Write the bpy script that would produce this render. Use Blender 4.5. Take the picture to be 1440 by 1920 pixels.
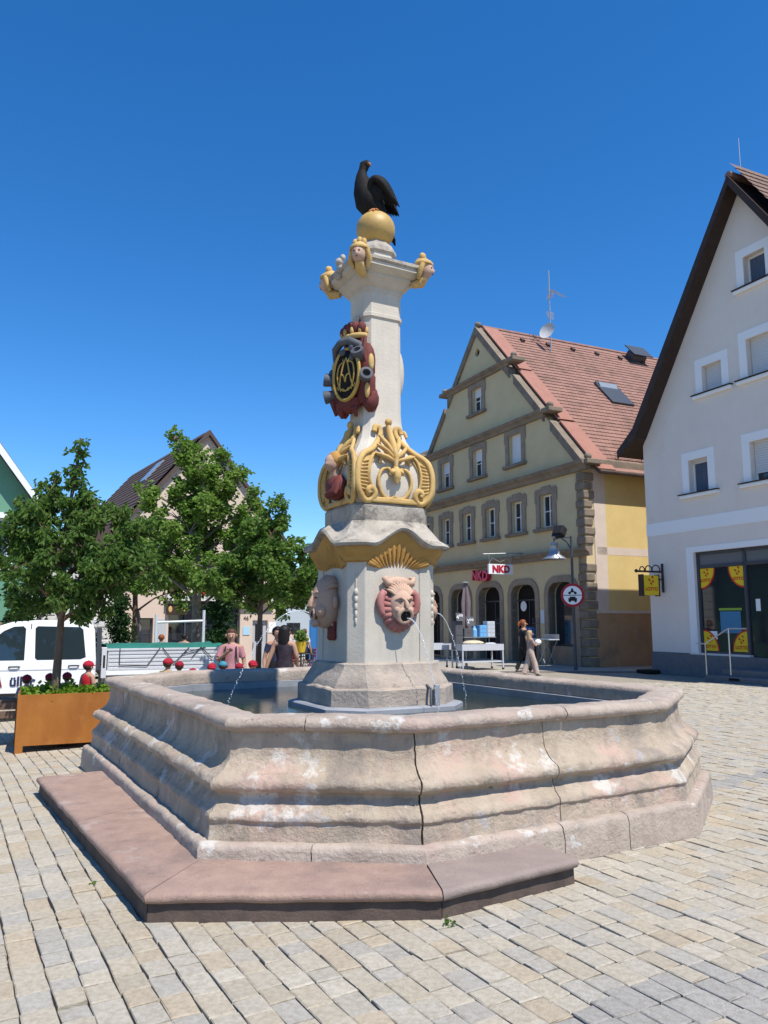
import bpy, bmesh, math, random
from math import sin, cos, pi, radians as R, sqrt, exp, atan2
from mathutils import Vector as V, Matrix, noise
random.seed(7)
for o in list(bpy.data.objects): bpy.data.objects.remove(o)
sc = bpy.context.scene; COL = sc.collection
# ---------------- camera
cd = bpy.data.cameras.new('camera'); cam = bpy.data.objects.new('camera', cd); COL.objects.link(cam)
cam.location = (0, 0, 1.7); cam.rotation_euler = (R(90) + math.atan(205 / 1442), 0, 0)
cd.sensor_fit = 'VERTICAL'; cd.sensor_height = 36; cd.lens = 36 * 1442 / 1920; cd.clip_end = 3000; cd.clip_start = .05
sc.camera = cam
# ---------------- world and sun
SUN_AZ, SUN_EL = 40, 60            # azimuth to the right of the direction behind the camera
sx, sy = sin(R(SUN_AZ)), -cos(R(SUN_AZ))
w = bpy.data.worlds.new('World'); sc.world = w; w.use_nodes = True
nt = w.node_tree; nt.nodes.clear()
sky = nt.nodes.new('ShaderNodeTexSky'); sky.sky_type = 'NISHITA'; sky.sun_disc = False
sky.sun_elevation = R(SUN_EL); sky.sun_rotation = atan2(sx, sy); sky.altitude = 300; sky.air_density = 1.0; sky.dust_density = .1; sky.ozone_density = 6.5
hsv = nt.nodes.new('ShaderNodeHueSaturation'); hsv.inputs['Saturation'].default_value = 1.26; hsv.inputs['Hue'].default_value = .503
bg = nt.nodes.new('ShaderNodeBackground'); bg.inputs[1].default_value = .124
wo = nt.nodes.new('ShaderNodeOutputWorld')
nt.links.new(sky.outputs[0], hsv.inputs['Color']);  nt.links.new(hsv.outputs[0], bg.inputs[0]); nt.links.new(bg.outputs[0], wo.inputs[0])
sl = bpy.data.lights.new('sun', 'SUN'); sl.energy = 4.2; sl.angle = R(.53); sl.color = (1, .955, .88)
so = bpy.data.objects.new('sun', sl); COL.objects.link(so); so.location = (10, -15, 30)
so.rotation_euler = V((-sx * cos(R(SUN_EL)), -sy * cos(R(SUN_EL)), -sin(R(SUN_EL)))).to_track_quat('-Z', 'Y').to_euler()
vs = sc.view_settings; vs.view_transform = 'Standard'; vs.look = 'None'; vs.exposure = .58; vs.gamma = 1; vs.use_curve_mapping = False

# ---------------- materials
MATS = {}
def mat(name, col, rough=.8, col2=None, scale=4., bump=0., bscale=None, metal=0., spec=.3, dirt=None, attr=None, trans=0., detail=6, stretch=None, emit=None, lo=.35, hi=.65, alpha=None, streak=None):
    if name in MATS: return MATS[name]
    m = bpy.data.materials.new(name); m.use_nodes = True; n = m.node_tree; N = n.nodes; L = n.links
    b = N['Principled BSDF']; b.inputs['Roughness'].default_value = rough; b.inputs['Metallic'].default_value = metal
    b.inputs['Specular IOR Level'].default_value = spec; b.inputs['Base Color'].default_value = (*col, 1)
    tc = N.new('ShaderNodeTexCoord'); src = tc.outputs['Object']
    if stretch:
        mp = N.new('ShaderNodeMapping'); mp.inputs['Scale'].default_value = stretch; L.new(src, mp.inputs[0]); src2 = mp.outputs[0]
    else: src2 = src
    out = None
    def noise_(s, d=6, sr=None):
        t = N.new('ShaderNodeTexNoise'); t.inputs['Scale'].default_value = s; t.inputs['Detail'].default_value = d; t.inputs['Roughness'].default_value = .66
        L.new(sr or src2, t.inputs['Vector']); return t.outputs[0]
    def ramp(f, a, b_, c0=(0, 0, 0), c1=(1, 1, 1)):
        r = N.new('ShaderNodeValToRGB'); r.color_ramp.elements[0].position = a; r.color_ramp.elements[1].position = b_
        r.color_ramp.elements[0].color = (*c0, 1); r.color_ramp.elements[1].color = (*c1, 1); L.new(f, r.inputs[0]); return r.outputs[0]
    def mix(fac, a, b_, mode='MIX'):
        x = N.new('ShaderNodeMix'); x.data_type = 'RGBA'; x.blend_type = mode
        for sck, v in ((x.inputs[0], fac), (x.inputs[6], a), (x.inputs[7], b_)):
            if hasattr(v, 'links') or hasattr(v, 'is_linked'): L.new(v, sck)
            elif isinstance(v, tuple): sck.default_value = (*v, 1)
            else: sck.default_value = v
        return x.outputs[2]
    if attr:
        at = N.new('ShaderNodeAttribute'); at.attribute_name = attr; out = at.outputs['Color']
    if col2 is not None:
        f = ramp(noise_(scale, detail), lo, hi)
        out = mix(f, out if out else col, col2) if not attr else mix(f, out, mix(1.0, out, col2, 'MULTIPLY'))
    if dirt:      # list of (colour, scale, lo, hi, strength)
        for k, (dc, ds, dl, dh, st) in enumerate(dirt):
            f = ramp(noise_(ds, 8, src), dl, dh, (0, 0, 0), (st, st, st)); out = mix(f, out if out else col, dc)
    if streak:    # vertical run-off streaks with a shape of their own
        mp = N.new('ShaderNodeMapping'); mp.inputs['Scale'].default_value = (7, 7, .5); L.new(src, mp.inputs[0])
        f = ramp(noise_(1.6, 5, mp.outputs[0]), .5, .75, (0, 0, 0), (streak[1],) * 3); out = mix(f, out if out else col, streak[0])
    if out: L.new(out, b.inputs['Base Color'])
    if bump:
        bn = N.new('ShaderNodeBump'); bn.inputs['Strength'].default_value = bump; bn.inputs['Distance'].default_value = .02
        L.new(noise_(bscale or scale * 6, 8, src), bn.inputs['Height']); L.new(bn.outputs[0], b.inputs['Normal'])
    if trans:
        t = N.new('ShaderNodeBsdfTranslucent'); mx = N.new('ShaderNodeMixShader'); mx.inputs[0].default_value = trans
        if out: L.new(out, t.inputs[0])
        else: t.inputs[0].default_value = (*col, 1)
        L.new(b.outputs[0], mx.inputs[1]); L.new(t.outputs[0], mx.inputs[2]); L.new(mx.outputs[0], N['Material Output'].inputs[0])
    if alpha is not None: b.inputs['Alpha'].default_value = alpha
    MATS[name] = m; return m

DK = (.05, .045, .04)
m_sett = mat('granite_setts', (.4, .36, .3), .85, (.8, .78, .75), 30, .5, 90, attr='tint', dirt=[((.25, .22, .18), 2.2, .58, .76, .3), ((.12, .11, .1), 9, .68, .73, .6)], lo=.4, hi=.62)
m_joint = mat('joint_sand', (.33, .29, .23), .95, (.22, .19, .15), 9, .5, 60, dirt=[((.12, .15, .05), 2.2, .62, .75, .5)])
m_far = mat('far_paving', (.36, .33, .28), .9, (.3, .27, .22), 2.5, .2, 40)
m_basin = mat('weathered_sandstone', (.44, .36, .275), .92, (.35, .28, .205), 3.0, .9, 26,
    dirt=[((.47, .31, .25), 1.3, .5, .62, .7), ((.24, .2, .165), 2.1, .52, .64, .8), ((.55, .51, .45), 2.7, .58, .63, .85), ((.36, .36, .37), 3.7, .6, .66, .6), ((.12, .09, .07), 8, .62, .7, .75), ((.55, .52, .47), 13, .66, .7, .6)], streak=((.2, .165, .135), .55))
m_rim = mat('worn_rim_stone', (.44, .36, .295), .9, (.33, .265, .21), 3.4, .8, 30,
    dirt=[((.25, .21, .18), 2.4, .52, .66, .7), ((.46, .33, .28), 1.7, .52, .64, .6), ((.56, .53, .48), 3.6, .6, .64, .8), ((.11, .09, .075), 10, .62, .7, .7)], streak=((.22, .18, .15), .35))
m_step = mat('red_sandstone', (.36, .245, .19), .88, (.28, .19, .15), 5, .6, 45, dirt=[((.2, .145, .125), 2.0, .5, .66, .7), ((.42, .33, .285), 3.3, .55, .66, .6), ((.13, .1, .085), 15, .62, .7, .5), ((.5, .44, .4), 22, .66, .72, .4)])
m_step2 = mat('grey_brown_sandstone', (.29, .23, .195), .88, (.235, .185, .16), 4, .5, 45, dirt=[((.16, .125, .11), 5, .6, .8, .5)])
m_riser = mat('riser_stone_painted_shade', (.12, .085, .068), .9, (.07, .052, .043), 4, .4, 50)  # shade under the step nosing is put into this dark colour
m_lead = mat('grey_lead', (.3, .31, .325), .55, (.22, .225, .235), 3, .15, 30, spec=.5)
m_ped = mat('painted_render', (.53, .48, .40), .88, (.46, .41, .34), 3, .25, 50, dirt=[((.33, .29, .24), 5, .6, .8, .4)], streak=((.32, .285, .24), .3))
m_shaft = mat('pale_render', (.57, .515, .43), .88, (.51, .455, .375), 3, .25, 50, dirt=[((.4, .36, .3), 5, .58, .74, .45)], streak=((.4, .36, .3), .3))
m_pedbase = mat('worn_base_stone', (.43, .36, .29), .9, (.3, .25, .205), 3.5, .8, 26, dirt=[((.5, .38, .28), 2, .52, .7, .6), ((.12, .1, .085), 6, .6, .74, .65)])
m_cap = mat('lichen_grey_stone', (.45, .4, .33), .92, (.32, .28, .23), 4, .7, 26, dirt=[((.09, .08, .07), 3.5, .54, .68, .8), ((.2, .18, .15), 9, .56, .68, .6)])
m_ochre = mat('ochre_paint', (.57, .385, .15), .8, (.48, .3, .1), 5, .2, 40, dirt=[((.3, .2, .09), 5, .55, .7, .6), ((.6, .5, .36), 9, .6, .68, .5)])
m_ochre_d = mat('deep_ochre_paint', (.47, .26, .07), .75, (.38, .2, .05), 5, .2, 40, dirt=[((.2, .12, .05), 7, .6, .8, .5)])
m_flesh = mat('flesh_paint', (.54, .36, .26), .8, (.43, .28, .2), 6, .15, 40)
m_fleshd = mat('flesh_paint_dull', (.46, .29, .2), .75, (.37, .24, .175), 4, .15, 40)
m_red = mat('dull_red_paint', (.16, .035, .03), .75, (.1, .026, .022), 6, .2, 40)
m_pinkred = mat('rose_red_paint', (.42, .18, .16), .8, (.32, .125, .11), 6, .2, 40)
m_slate = mat('slate_grey_paint', (.085, .09, .105), .65, (.08, .083, .095), 6, .2, 40)
m_black = mat('black_paint', (.009, .0085, .0085), .75, (.018, .016, .015), 9, .3, 30, spec=.15)
m_dark = mat('dark_hollow', (.012, .01, .009), .9)
m_gold = mat('old_gold', (.5, .33, .08), .45, (.38, .23, .05), 8, .1, 40, metal=.2)
m_orange = mat('orange_foot', (.42, .16, .05), .6)
m_water = mat('pool_water', (.02, .03, .022), .03, None, spec=.6, bump=.12, bscale=7)
m_jet = mat('falling_water', (.8, .85, .9), .08, spec=.8, alpha=.42)
# ---------------- mesh helpers
def S3(v): return v if hasattr(v, '__len__') else (v, v, v)
class MB:
    def __init__(s): s.v = []; s.f = []; s.uv = None
    def add(s, vs, fs):
        k = len(s.v); s.v += [tuple(a) for a in vs]; s.f += [tuple(i + k for i in f) for f in fs]; return s
    def box(s, x0, x1, y0, y1, z0, z1):
        return s.add([(x0, y0, z0), (x1, y0, z0), (x1, y1, z0), (x0, y1, z0), (x0, y0, z1), (x1, y0, z1), (x1, y1, z1), (x0, y1, z1)],
                     [(0, 3, 2, 1), (4, 5, 6, 7), (0, 1, 5, 4), (1, 2, 6, 5), (2, 3, 7, 6), (3, 0, 4, 7)])
    def obox(s, c, size, rz=0, rx=0, ry=0):
        m = Matrix.Translation(c) @ Matrix.Rotation(rz, 4, 'Z') @ Matrix.Rotation(ry, 4, 'Y') @ Matrix.Rotation(rx, 4, 'X')
        b = MB().box(-size[0] / 2, size[0] / 2, -size[1] / 2, size[1] / 2, -size[2] / 2, size[2] / 2)
        return s.add([m @ V(a) for a in b.v], b.f)
    def prism(s, poly, lo, hi, ax='z'):      # poly 2D counter-clockwise; ax: extrusion axis
        n = len(poly)
        P = {'z': lambda p, h: (p[0], p[1], h), 'y': lambda p, h: (p[0], h, p[1]), 'x': lambda p, h: (h, p[0], p[1])}[ax]
        a = [P(p, lo) for p in poly]; b = [P(p, hi) for p in poly]
        fs = [tuple(range(n - 1, -1, -1)), tuple(range(n, 2 * n))] + [(i, (i + 1) % n, n + (i + 1) % n, n + i) for i in range(n)]
        return s.add(a + b, [tuple(reversed(f)) for f in fs] if ax == 'y' else fs)
    def loft(s, rings, cap=True, closed=True):
        n = len(rings[0]); k = []
        for i in range(len(rings) - 1):
            for j in range(n if closed else n - 1):
                k.append((i * n + j, i * n + (j + 1) % n, (i + 1) * n + (j + 1) % n, (i + 1) * n + j))
        if cap: k += [tuple(range(n - 1, -1, -1)), tuple(range((len(rings) - 1) * n, len(rings) * n))]
        return s.add([p for r in rings for p in r], k)
    def tube(s, pts, r, n=8, flat=None):
        pts = [V(p) for p in pts]; rs = r if hasattr(r, '__len__') else [r] * len(pts); rings = []; up = V((0, 0, 1)); pu = None
        for i, p in enumerate(pts):
            t = (pts[min(i + 1, len(pts) - 1)] - pts[max(i - 1, 0)]).normalized()
            a = pu if pu is not None else (up if abs(t.z) < .9 else V((1, 0, 0)))
            x = t.cross(a).normalized(); y = x.cross(t).normalized(); pu = y
            q = rs[i]; e = flat or 1
            rings.append([p + x * (q * cos(2 * pi * j / n)) + y * (q * e * sin(2 * pi * j / n)) for j in range(n)])
        return s.loft(rings)
    def lathe(s, prof, n=20, c=(0, 0, 0), axis=None):
        rings = [[(r * cos(2 * pi * j / n), r * sin(2 * pi * j / n), z) for j in range(n)] for r, z in prof]
        if axis is not None:
            q = V((0, 0, 1)).rotation_difference(V(axis)); rings = [[q @ V(p) for p in r] for r in rings]
        return s.loft([[V(p) + V(c) for p in r] for r in rings])
    def ell(s, c, r, n=14, m=9, d=None, rot=None):
        r = S3(r); rings = []
        for i in range(m + 1):
            th = pi * i / m; th = min(max(th, .03), pi - .03); ring = []
            for j in range(n):
                u = V((sin(th) * cos(2 * pi * j / n), sin(th) * sin(2 * pi * j / n), -cos(th))); k = d(u) if d else 1
                p = V((u.x * r[0] * k, u.y * r[1] * k, u.z * r[2] * k))
                ring.append((rot @ p if rot else p) + V(c))
            rings.append(ring)
        return s.loft(rings)
    def map(s, fn, start=0):
        s.v = s.v[:start] + [tuple(fn(V(p))) for p in s.v[start:]]; return s
    def build(s, name, m=None, parent=None, smooth=False, bevel=0, loc=None, rz=0, kind=None, label=None, cat=None, group=None, seg=2, sharp=65):
        me = bpy.data.meshes.new(name); me.from_pydata(s.v, [], s.f); me.update()
        if m: me.materials.append(m)
        if smooth:
            me.polygons.foreach_set('use_smooth', [True] * len(me.polygons))
            try: me.set_sharp_from_angle(angle=R(sharp))
            except Exception: pass
        return put(name, me, parent, bevel, loc, rz, kind, label, cat, group, seg)
def put(name, me, parent=None, bevel=0, loc=None, rz=0, kind=None, label=None, cat=None, group=None, seg=2):
    o = bpy.data.objects.new(name, me); COL.objects.link(o)
    if parent: o.parent = parent
    if loc: o.location = loc
    if rz: o.rotation_euler = (0, 0, rz)
    if bevel:
        b = o.modifiers.new('bevel', 'BEVEL'); b.width = bevel; b.segments = seg; b.limit_method = 'ANGLE'; b.angle_limit = R(35)
    return tag(o, label, cat, group, kind)
def tag(o, label=None, cat=None, group=None, kind=None):
    for k, v in (('label', label), ('category', cat), ('group', group), ('kind', kind)):
        if v: o[k] = v
    return o
def empty(name, loc, rz=0, label=None, cat=None, group=None):
    o = bpy.data.objects.new(name, None); COL.objects.link(o); o.location = loc; o.rotation_euler = (0, 0, rz); o.empty_display_size = .2
    return tag(o, label, cat, group)
def cut(o, cm):               # subtract a cutter mesh builder from a mesh object, once and for all
    co = cm.build('cutter', None, o.parent); md = o.modifiers.new('b', 'BOOLEAN'); md.object = co; md.operation = 'DIFFERENCE'; md.solver = 'EXACT'
    dg = bpy.context.evaluated_depsgraph_get(); me = bpy.data.meshes.new_from_object(o.evaluated_get(dg))
    o.modifiers.remove(md); o.data = me; bpy.data.objects.remove(co)
def text(body, size, m, parent=None, mtx=None, name='lettering', depth=.01, shear=0, space=1., label=None, bold=0):
    cu = bpy.data.curves.new(name, 'FONT'); cu.body = body; cu.size = size; cu.extrude = depth; cu.align_x = 'CENTER'; cu.shear = shear; cu.space_character = space; cu.offset = bold
    t = bpy.data.objects.new(name, cu); COL.objects.link(t); dg = bpy.context.evaluated_depsgraph_get()
    me = bpy.data.meshes.new_from_object(t.evaluated_get(dg)); bpy.data.objects.remove(t); me.materials.clear(); me.materials.append(m)
    me.transform(Matrix.Rotation(R(90), 4, 'X'))          # upright, read from -y
    if mtx is not None: me.transform(mtx)
    return put(name, me, parent, label=label)
def jit(p, s, a): return V(p) + V(noise.noise_vector(V(p) * s)) * a
def ground_z(x, y):
    q = (-.95 * x + .3 * y) - 6.2
    return -.045 * (q if q > 1 else (q + 1) ** 2 / 4 if q > -1 else 0)
def G(x, y, dz=0): return (x, y, ground_z(x, y) + dz)

# ---------------- ground
gm = MB(); nx, ny = 60, 60
xs = [-400, -150, -60] + [-30 + i for i in range(61)] + [60, 150, 400]; ys = [-60, -20, -5] + [i for i in range(0, 61)] + [90, 200, 900]
gm.add([(x, y, (ground_z(max(-30, min(30, x)), min(60, y))) - .035) for y in ys for x in xs], [(j * len(xs) + i, j * len(xs) + i + 1, (j + 1) * len(xs) + i + 1, (j + 1) * len(xs) + i) for j in range(len(ys) - 1) for i in range(len(xs) - 1)])
ground = gm.build('ground', m_joint, kind='structure', smooth=True)
# fountain octagon
FC = V((-.187, 8.597)); FT = R(29.7); FL, FW, FKX, FKY, FH = 3.0, 2.34, 1.1, .73, 1.045
ea = V((cos(FT), sin(FT))); eb = V((-sin(FT), cos(FT)))
OCT = [FC + ea * s + eb * t for s, t in ((-FW, FL - FKY), (-FW, -FL + FKY), (-FW + FKX, -FL), (FW - FKX, -FL), (FW, -FL + FKY), (FW, FL - FKY), (FW - FKX, FL), (-FW + FKX, FL))]
def offs(d, poly=OCT):        # offset a counter-clockwise polygon outwards
    n = len(poly); out = []
    for i in range(n):
        a, b, c = poly[i - 1], poly[i], poly[(i + 1) % n]
        n1 = V((b - a).yx).normalized(); n1 = V((n1.x, -n1.y)); n2 = V((c - b).yx).normalized(); n2 = V((n2.x, -n2.y))
        k = n1 + n2; out.append(b + k * (d / max(.2, k.dot(n1))))
    return out
def inside(p, poly):
    return all((poly[(i + 1) % len(poly)] - poly[i]).cross(p - poly[i]) > 0 for i in range(len(poly)))
# paving setts: rows along the fountain's long side
OUT = offs(.12); e1 = V((sin(FT), -cos(FT))); e2 = V((cos(FT), sin(FT)))
TINTS = [(.44, .39, .305), (.43, .38, .295), (.42, .365, .275), (.415, .375, .305), (.43, .36, .262), (.4, .37, .315), (.45, .405, .325), (.41, .335, .24)]
setts = []; rnd = random.Random(3); b = -32.0
while b < 34:
    rw = rnd.uniform(.13, .15); a = -36 + rnd.random() * .3
    while a < 16:
        ln = rnd.uniform(.125, .225); c = e1 * (a + ln / 2) + e2 * (b + rw / 2); a += ln
        if c.y < 1.6 or c.y > 22 or abs(c.x) > c.y * .62 + 1.6 or inside(c, OUT): continue
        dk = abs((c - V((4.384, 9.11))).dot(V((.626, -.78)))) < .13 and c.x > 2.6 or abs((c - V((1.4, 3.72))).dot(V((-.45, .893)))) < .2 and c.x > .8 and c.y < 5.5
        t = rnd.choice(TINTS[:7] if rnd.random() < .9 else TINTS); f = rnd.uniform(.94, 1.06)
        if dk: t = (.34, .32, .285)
        setts.append((c, ln, rw, tuple(x * f for x in t), rnd.uniform(-.004, .004), rnd.random()))
    b += rw
setts.sort(key=lambda s: s[0].length + (6 if abs(s[0].x) > .53 * s[0].y + .1 else 0) + (9 if s[0].y < 3.3 else 0))
def sett_geo(mb, s, cols):
    c, ln, rw, t, dz, q = s; g1, g2 = .0028, .0036; k = random.Random(q)
    def P(u, v, z, j=.004): p = c + e1 * (u + k.uniform(-j, j)) + e2 * (v + k.uniform(-j, j)); return (p.x, p.y, ground_z(p.x, p.y) + z)
    hl, hw = ln / 2 - g1, rw / 2 - g2; top = []; bot = []
    for u, v in ((-1, -1), (1, -1), (1, 1), (-1, 1)):
        bot.append(P(u * hl, v * hw, -.035)); top.append(P(u * (hl - .005), v * (hw - .005), dz + k.uniform(-.003, .003)))
    mid = [(b_[0], b_[1], t_[2] - .005) for b_, t_ in zip(bot, top)]
    fs = [(8, 9, 10, 11)] + [(i, (i + 1) % 4, 4 + (i + 1) % 4, 4 + i) for i in range(4)] + [(4 + i, 4 + (i + 1) % 4, 8 + (i + 1) % 4, 8 + i) for i in range(4)]
    # orientation: e1 x e2 points up?
    if e1.cross(e2) < 0: fs = [tuple(reversed(f)) for f in fs]
    mb.add(bot + mid + top, fs); cols += [t] * 9
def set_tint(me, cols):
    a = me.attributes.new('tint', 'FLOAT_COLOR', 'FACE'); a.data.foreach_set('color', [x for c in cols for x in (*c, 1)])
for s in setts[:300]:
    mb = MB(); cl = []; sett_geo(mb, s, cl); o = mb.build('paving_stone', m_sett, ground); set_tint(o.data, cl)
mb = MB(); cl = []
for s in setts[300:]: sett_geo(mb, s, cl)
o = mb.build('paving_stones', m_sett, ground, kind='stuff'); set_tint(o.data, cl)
print('setts', len(setts))
# far paving beyond the setts
fm = MB(); fm.add([(x, y, ground_z(max(-30, min(30, x)), min(60, y)) - .006) for y in [26.9] + list(range(28, 61, 2)) + [90, 140] for x in [-90, -60] + list(range(-30, 31, 2)) + [60, 90]],
    [(j * 35 + i, j * 35 + i + 1, (j + 1) * 35 + i + 1, (j + 1) * 35 + i) for j in range(19) for i in range(34)])
fm.build('far_pavement', m_far, kind='structure', smooth=True)

# ---------------- fountain basin
basin = empty('fountain_basin', (FC.x, FC.y, 0), 0, 'large elongated octagonal stone fountain basin with moulded, weathered pink and grey walls', 'fountain basin')
def W2L(p): return V((p[0] - FC.x, p[1] - FC.y, p[2]))
def slab(name, prof, i, t0, t1, m, gap=.004, rough=.012, step=.035, nscale=5, bev=0):
    L = (OCT[(i + 1) % 8] - OCT[i]).length; n = max(2, int((t1 - t0) * L / step)); rings = []
    A = {d: offs(d) for d, z in prof}
    for k in range(n + 1):
        t = t0 + (t1 - t0) * k / n; ring = []
        e = (gap / L if t0 > 0 and k == 0 else 0) - (gap / L if t1 < 1 and k == n else 0)
        for d, z in prof:
            o = A[d]; q = o[i].lerp(o[(i + 1) % 8], t + e); p = V((q.x, q.y, z))
            nz = noise.noise_vector(p * nscale) * rough * .55 + noise.noise_vector(V((p.x * 9, p.y * 9, p.z * 30))) * rough * .5 + noise.noise_vector(p * nscale * 9) * rough * .35 + noise.noise_vector(p * 1.3) * rough * .9
            if z < .02: nz *= 0
            ring.append(W2L(p + nz))
        rings.append(ring)
    return MB().loft(rings).build(name, m, basin, smooth=True)
T = FH
def smoothp(pts, n=3):
    out = []
    for i in range(len(pts) - 1):
        p0, p1, p2, p3 = pts[max(i - 1, 0)], pts[i], pts[i + 1], pts[min(i + 2, len(pts) - 1)]
        for k in range(n):
            t = k / n; out.append(tuple(.5 * (2 * b + (c - a) * t + (2 * a - 5 * b + 4 * c - d) * t * t + (3 * b - a - 3 * c + d) * t ** 3) for a, b, c, d in zip(p0, p1, p2, p3)))
    return out + [pts[-1]]
RIM = smoothp([(-.29, T - .16), (-.295, T - .05), (-.27, T - .008), (-.2, T), (-.06, T), (-.015, T - .015), (.005, T - .05), (-.01, T - .088), (-.055, T - .105)], 2) + [(-.1, T - .107), (-.2, T - .14)]
WALL = [(-.27, T - .11), (-.065, T - .1)] + smoothp([(-.062, .925), (-.06, .83), (-.045, .755), (0, .695), (.05, .668), (.088, .645), (.104, .612), (.096, .58), (.06, .558), (.034, .55), (.03, .53), (.045, .5), (.075, .455), (.1, .43), (.112, .408), (.112, .388), (.1, .374), (.102, .34), (.12, .23)], 3) + [(-.27, .23)]
PLIN = [(0, .25)] + smoothp([(.125, .262), (.165, .258), (.19, .24), (.195, .2)], 2) + [(.2, .16), (.205, 0), (0, 0)]
WALL.reverse(); RIM.reverse(); PLIN.reverse()
cuts = {0: [0, .36, .7, 1], 1: [0, .998], 2: [.001, .47, 1], 3: [0, 1], 4: [0, .33, .68, 1], 5: [0, 1], 6: [0, .5, 1], 7: [0, 1]}
cutr = {0: [0, .3, .63, 1], 1: [0, .42, .97], 2: [.0, .55, 1], 3: [0, 1], 4: [0, .4, .7, 1], 5: [0, 1], 6: [0, .5, 1], 7: [0, 1]}
cutp = {0: [0, .33, .66, 1], 1: [0, .5, 1], 2: [0, .45, .7, 1], 3: [0, .35, .65, 1], 4: [0, .3, .6, 1], 5: [0, 1], 6: [0, .5, 1], 7: [0, 1]}
cutr[1][-1] = 1
for i in range(8):
    for nm, pr, ct, mm, rg in (('wall_slab', WALL, cuts, m_basin, .012), ('rim_stone', RIM, cutr, m_rim, .011), ('plinth_stone', PLIN, cutp, m_rim, .011)):
        for a, b in zip(ct[i], ct[i][1:]): slab(nm, pr, i, a, b, mm, rough=rg)
# liner and floor inside
LIN = [(-.335, T - .17), (-.29, T - .165), (-.29, T - .4), (-.335, T - .4)]
lm = MB()
for i in range(8):
    lm.loft([[W2L((o.x, o.y, z)) for d, z in LIN for o in [offs(d)[i].lerp(offs(d)[(i + 1) % 8], t)]] for t in (0, 1)])
lm.build('lead_liner', m_lead, basin)
wp = offs(-.3); wm = MB(); wm.add([W2L((p.x, p.y, T - .36)) for p in wp], [tuple(range(8))]); wm.build('floor_slab', m_slate, basin)
wm = MB(); wm.add([(p.x, p.y, T - .25) for p in offs(-.3)], [tuple(range(8))])
wm.build('water', m_water, kind='structure')
# step: three slabs along the left side and the front
so_ = offs(.6); si = offs(.15); ST = .165
def step_stone(pts_out, pts_in, m, nose=.035, tilt=0):
    # outer edge polyline with a rounded nose, inner edge against the plinth
    prof = [(0, -.035 + 0), (0, .0)]
    rings = []
    n = len(pts_out)
    for k in range(n):
        o, i_ = pts_out[k], pts_in[k]; u = (o - i_).normalized(); r = []
        for d, z in ((-.5 * 0 - (o - i_).length, ST - .058), (-(o - i_).length, ST), (-.04, ST), (-.012, ST - .005), (0, ST - .02), (-.003, ST - .042), (-.015, ST - .058)):
            p = o + u * d; pz = V((p.x, p.y, z + tilt * k)); pz += noise.noise_vector(pz * 7) * .006 + noise.noise_vector(pz * 23) * .004
            r.append(W2L(pz))
        rings.append(r)
    MB().loft(rings).build('step_stone', m, basin, smooth=True)
    rb = []
    for k in range(n):
        o, i_ = pts_out[k], pts_in[k]; u = (o - i_).normalized(); a = o - u * nose
        gz_ = ground_z(a.x, a.y) - .03
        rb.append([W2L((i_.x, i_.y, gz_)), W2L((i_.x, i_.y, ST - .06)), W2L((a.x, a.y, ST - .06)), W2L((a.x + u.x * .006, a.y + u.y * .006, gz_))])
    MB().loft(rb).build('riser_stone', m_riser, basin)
SP = [V((-3.46, 7.95)), V((-1.36, 4.63)), V((.34, 4.68)), V((1.27, 5.29))]      # outer corners of the step
def seg(k, i, u0, u1, t0, t1, n):
    return [SP[k].lerp(SP[k + 1], u0 + (u1 - u0) * j / n) for j in range(n + 1)], [si[i].lerp(si[(i + 1) % 8], t0 + (t1 - t0) * j / n) for j in range(n + 1)]
step_stone(*seg(0, 0, 0, .52, .27, .64, 22), m_step); step_stone(*seg(0, 0, .522, .999, .6415, 1, 22), m_step)
step_stone(*seg(1, 1, .002, .998, .002, .998, 22), m_step)
step_stone(*seg(2, 2, .004, 1, .004, .36, 14), m_step2, nose=.05)

# ---------------- fountain column
CX, CY = -.1, 8.6; CT = R(28)
colm = empty('fountain_column', (CX, CY, 0), CT, 'tall painted baroque fountain column with ochre scrolls, masks, coat of arms and black bird', 'fountain column')
def sq(s, ch, z, n=1, bump=None, y0=0):       # chamfered square ring, n points per side; bump(u) lifts z, u in -1..1 along a side
    h = s / 2; pts = []
    for k in range(4):
        c, s_ = [(1, 0), (0, 1), (-1, 0), (0, -1)][k]
        for j in range(n + 1):
            u = -1 + 2 * j / n; x = u * (h - ch); yy = -h
            pts.append((x * c - yy * s_, x * s_ + yy * c, z + (bump(u) if bump else 0)))
    return pts
def ringloft(name, secs, m, n=1, bump=None, par=None, smooth=True, rough=0):
    mb = MB().loft([sq(s, c, z, n, (lambda u, a=a: bump(u) * a) if bump else None) for s, c, z, a in [(t + (0,))[:4] if len(t) == 3 else t for t in secs]])
    if rough: mb.map(lambda p: jit(p, 6, rough))
    return mb.build(name, m, par or colm, smooth=smooth, sharp=28)
ringloft('kerb', [(1.62, .3, .3), (1.62, .3, .835), (1.58, .3, .85), (1.2, .25, .86)], m_lead, 4)
bs = MB().loft([sq(s, c, z, 10) for s, c, z in ((1.42, .26, .83), (1.45, .27, .85), (1.45, .27, 1.02), (1.43, .265, 1.035), (1.3, .24, 1.05))]).map(lambda p: jit(p, 5, .02))
bs.build('base_stone', m_pedbase, colm, smooth=True, sharp=28)
bs = MB().loft([sq(s, c, z, 10) for s, c, z in ((1.36, .25, 1.035), (1.35, .245, 1.06), (1.29, .22, 1.11), (1.21, .19, 1.165), (1.14, .165, 1.215), (1.12, .16, 1.26), (1.06, .15, 1.275))]).map(lambda p: jit(p, 5, .01))
bs.build('base_moulding', m_pedbase, colm, smooth=True, sharp=28)
def arch(u):            # eyebrow curve of the pedestal cornice
    a = abs(u); return cos(min(1, a / .72) * pi) * .5 + .5
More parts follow.
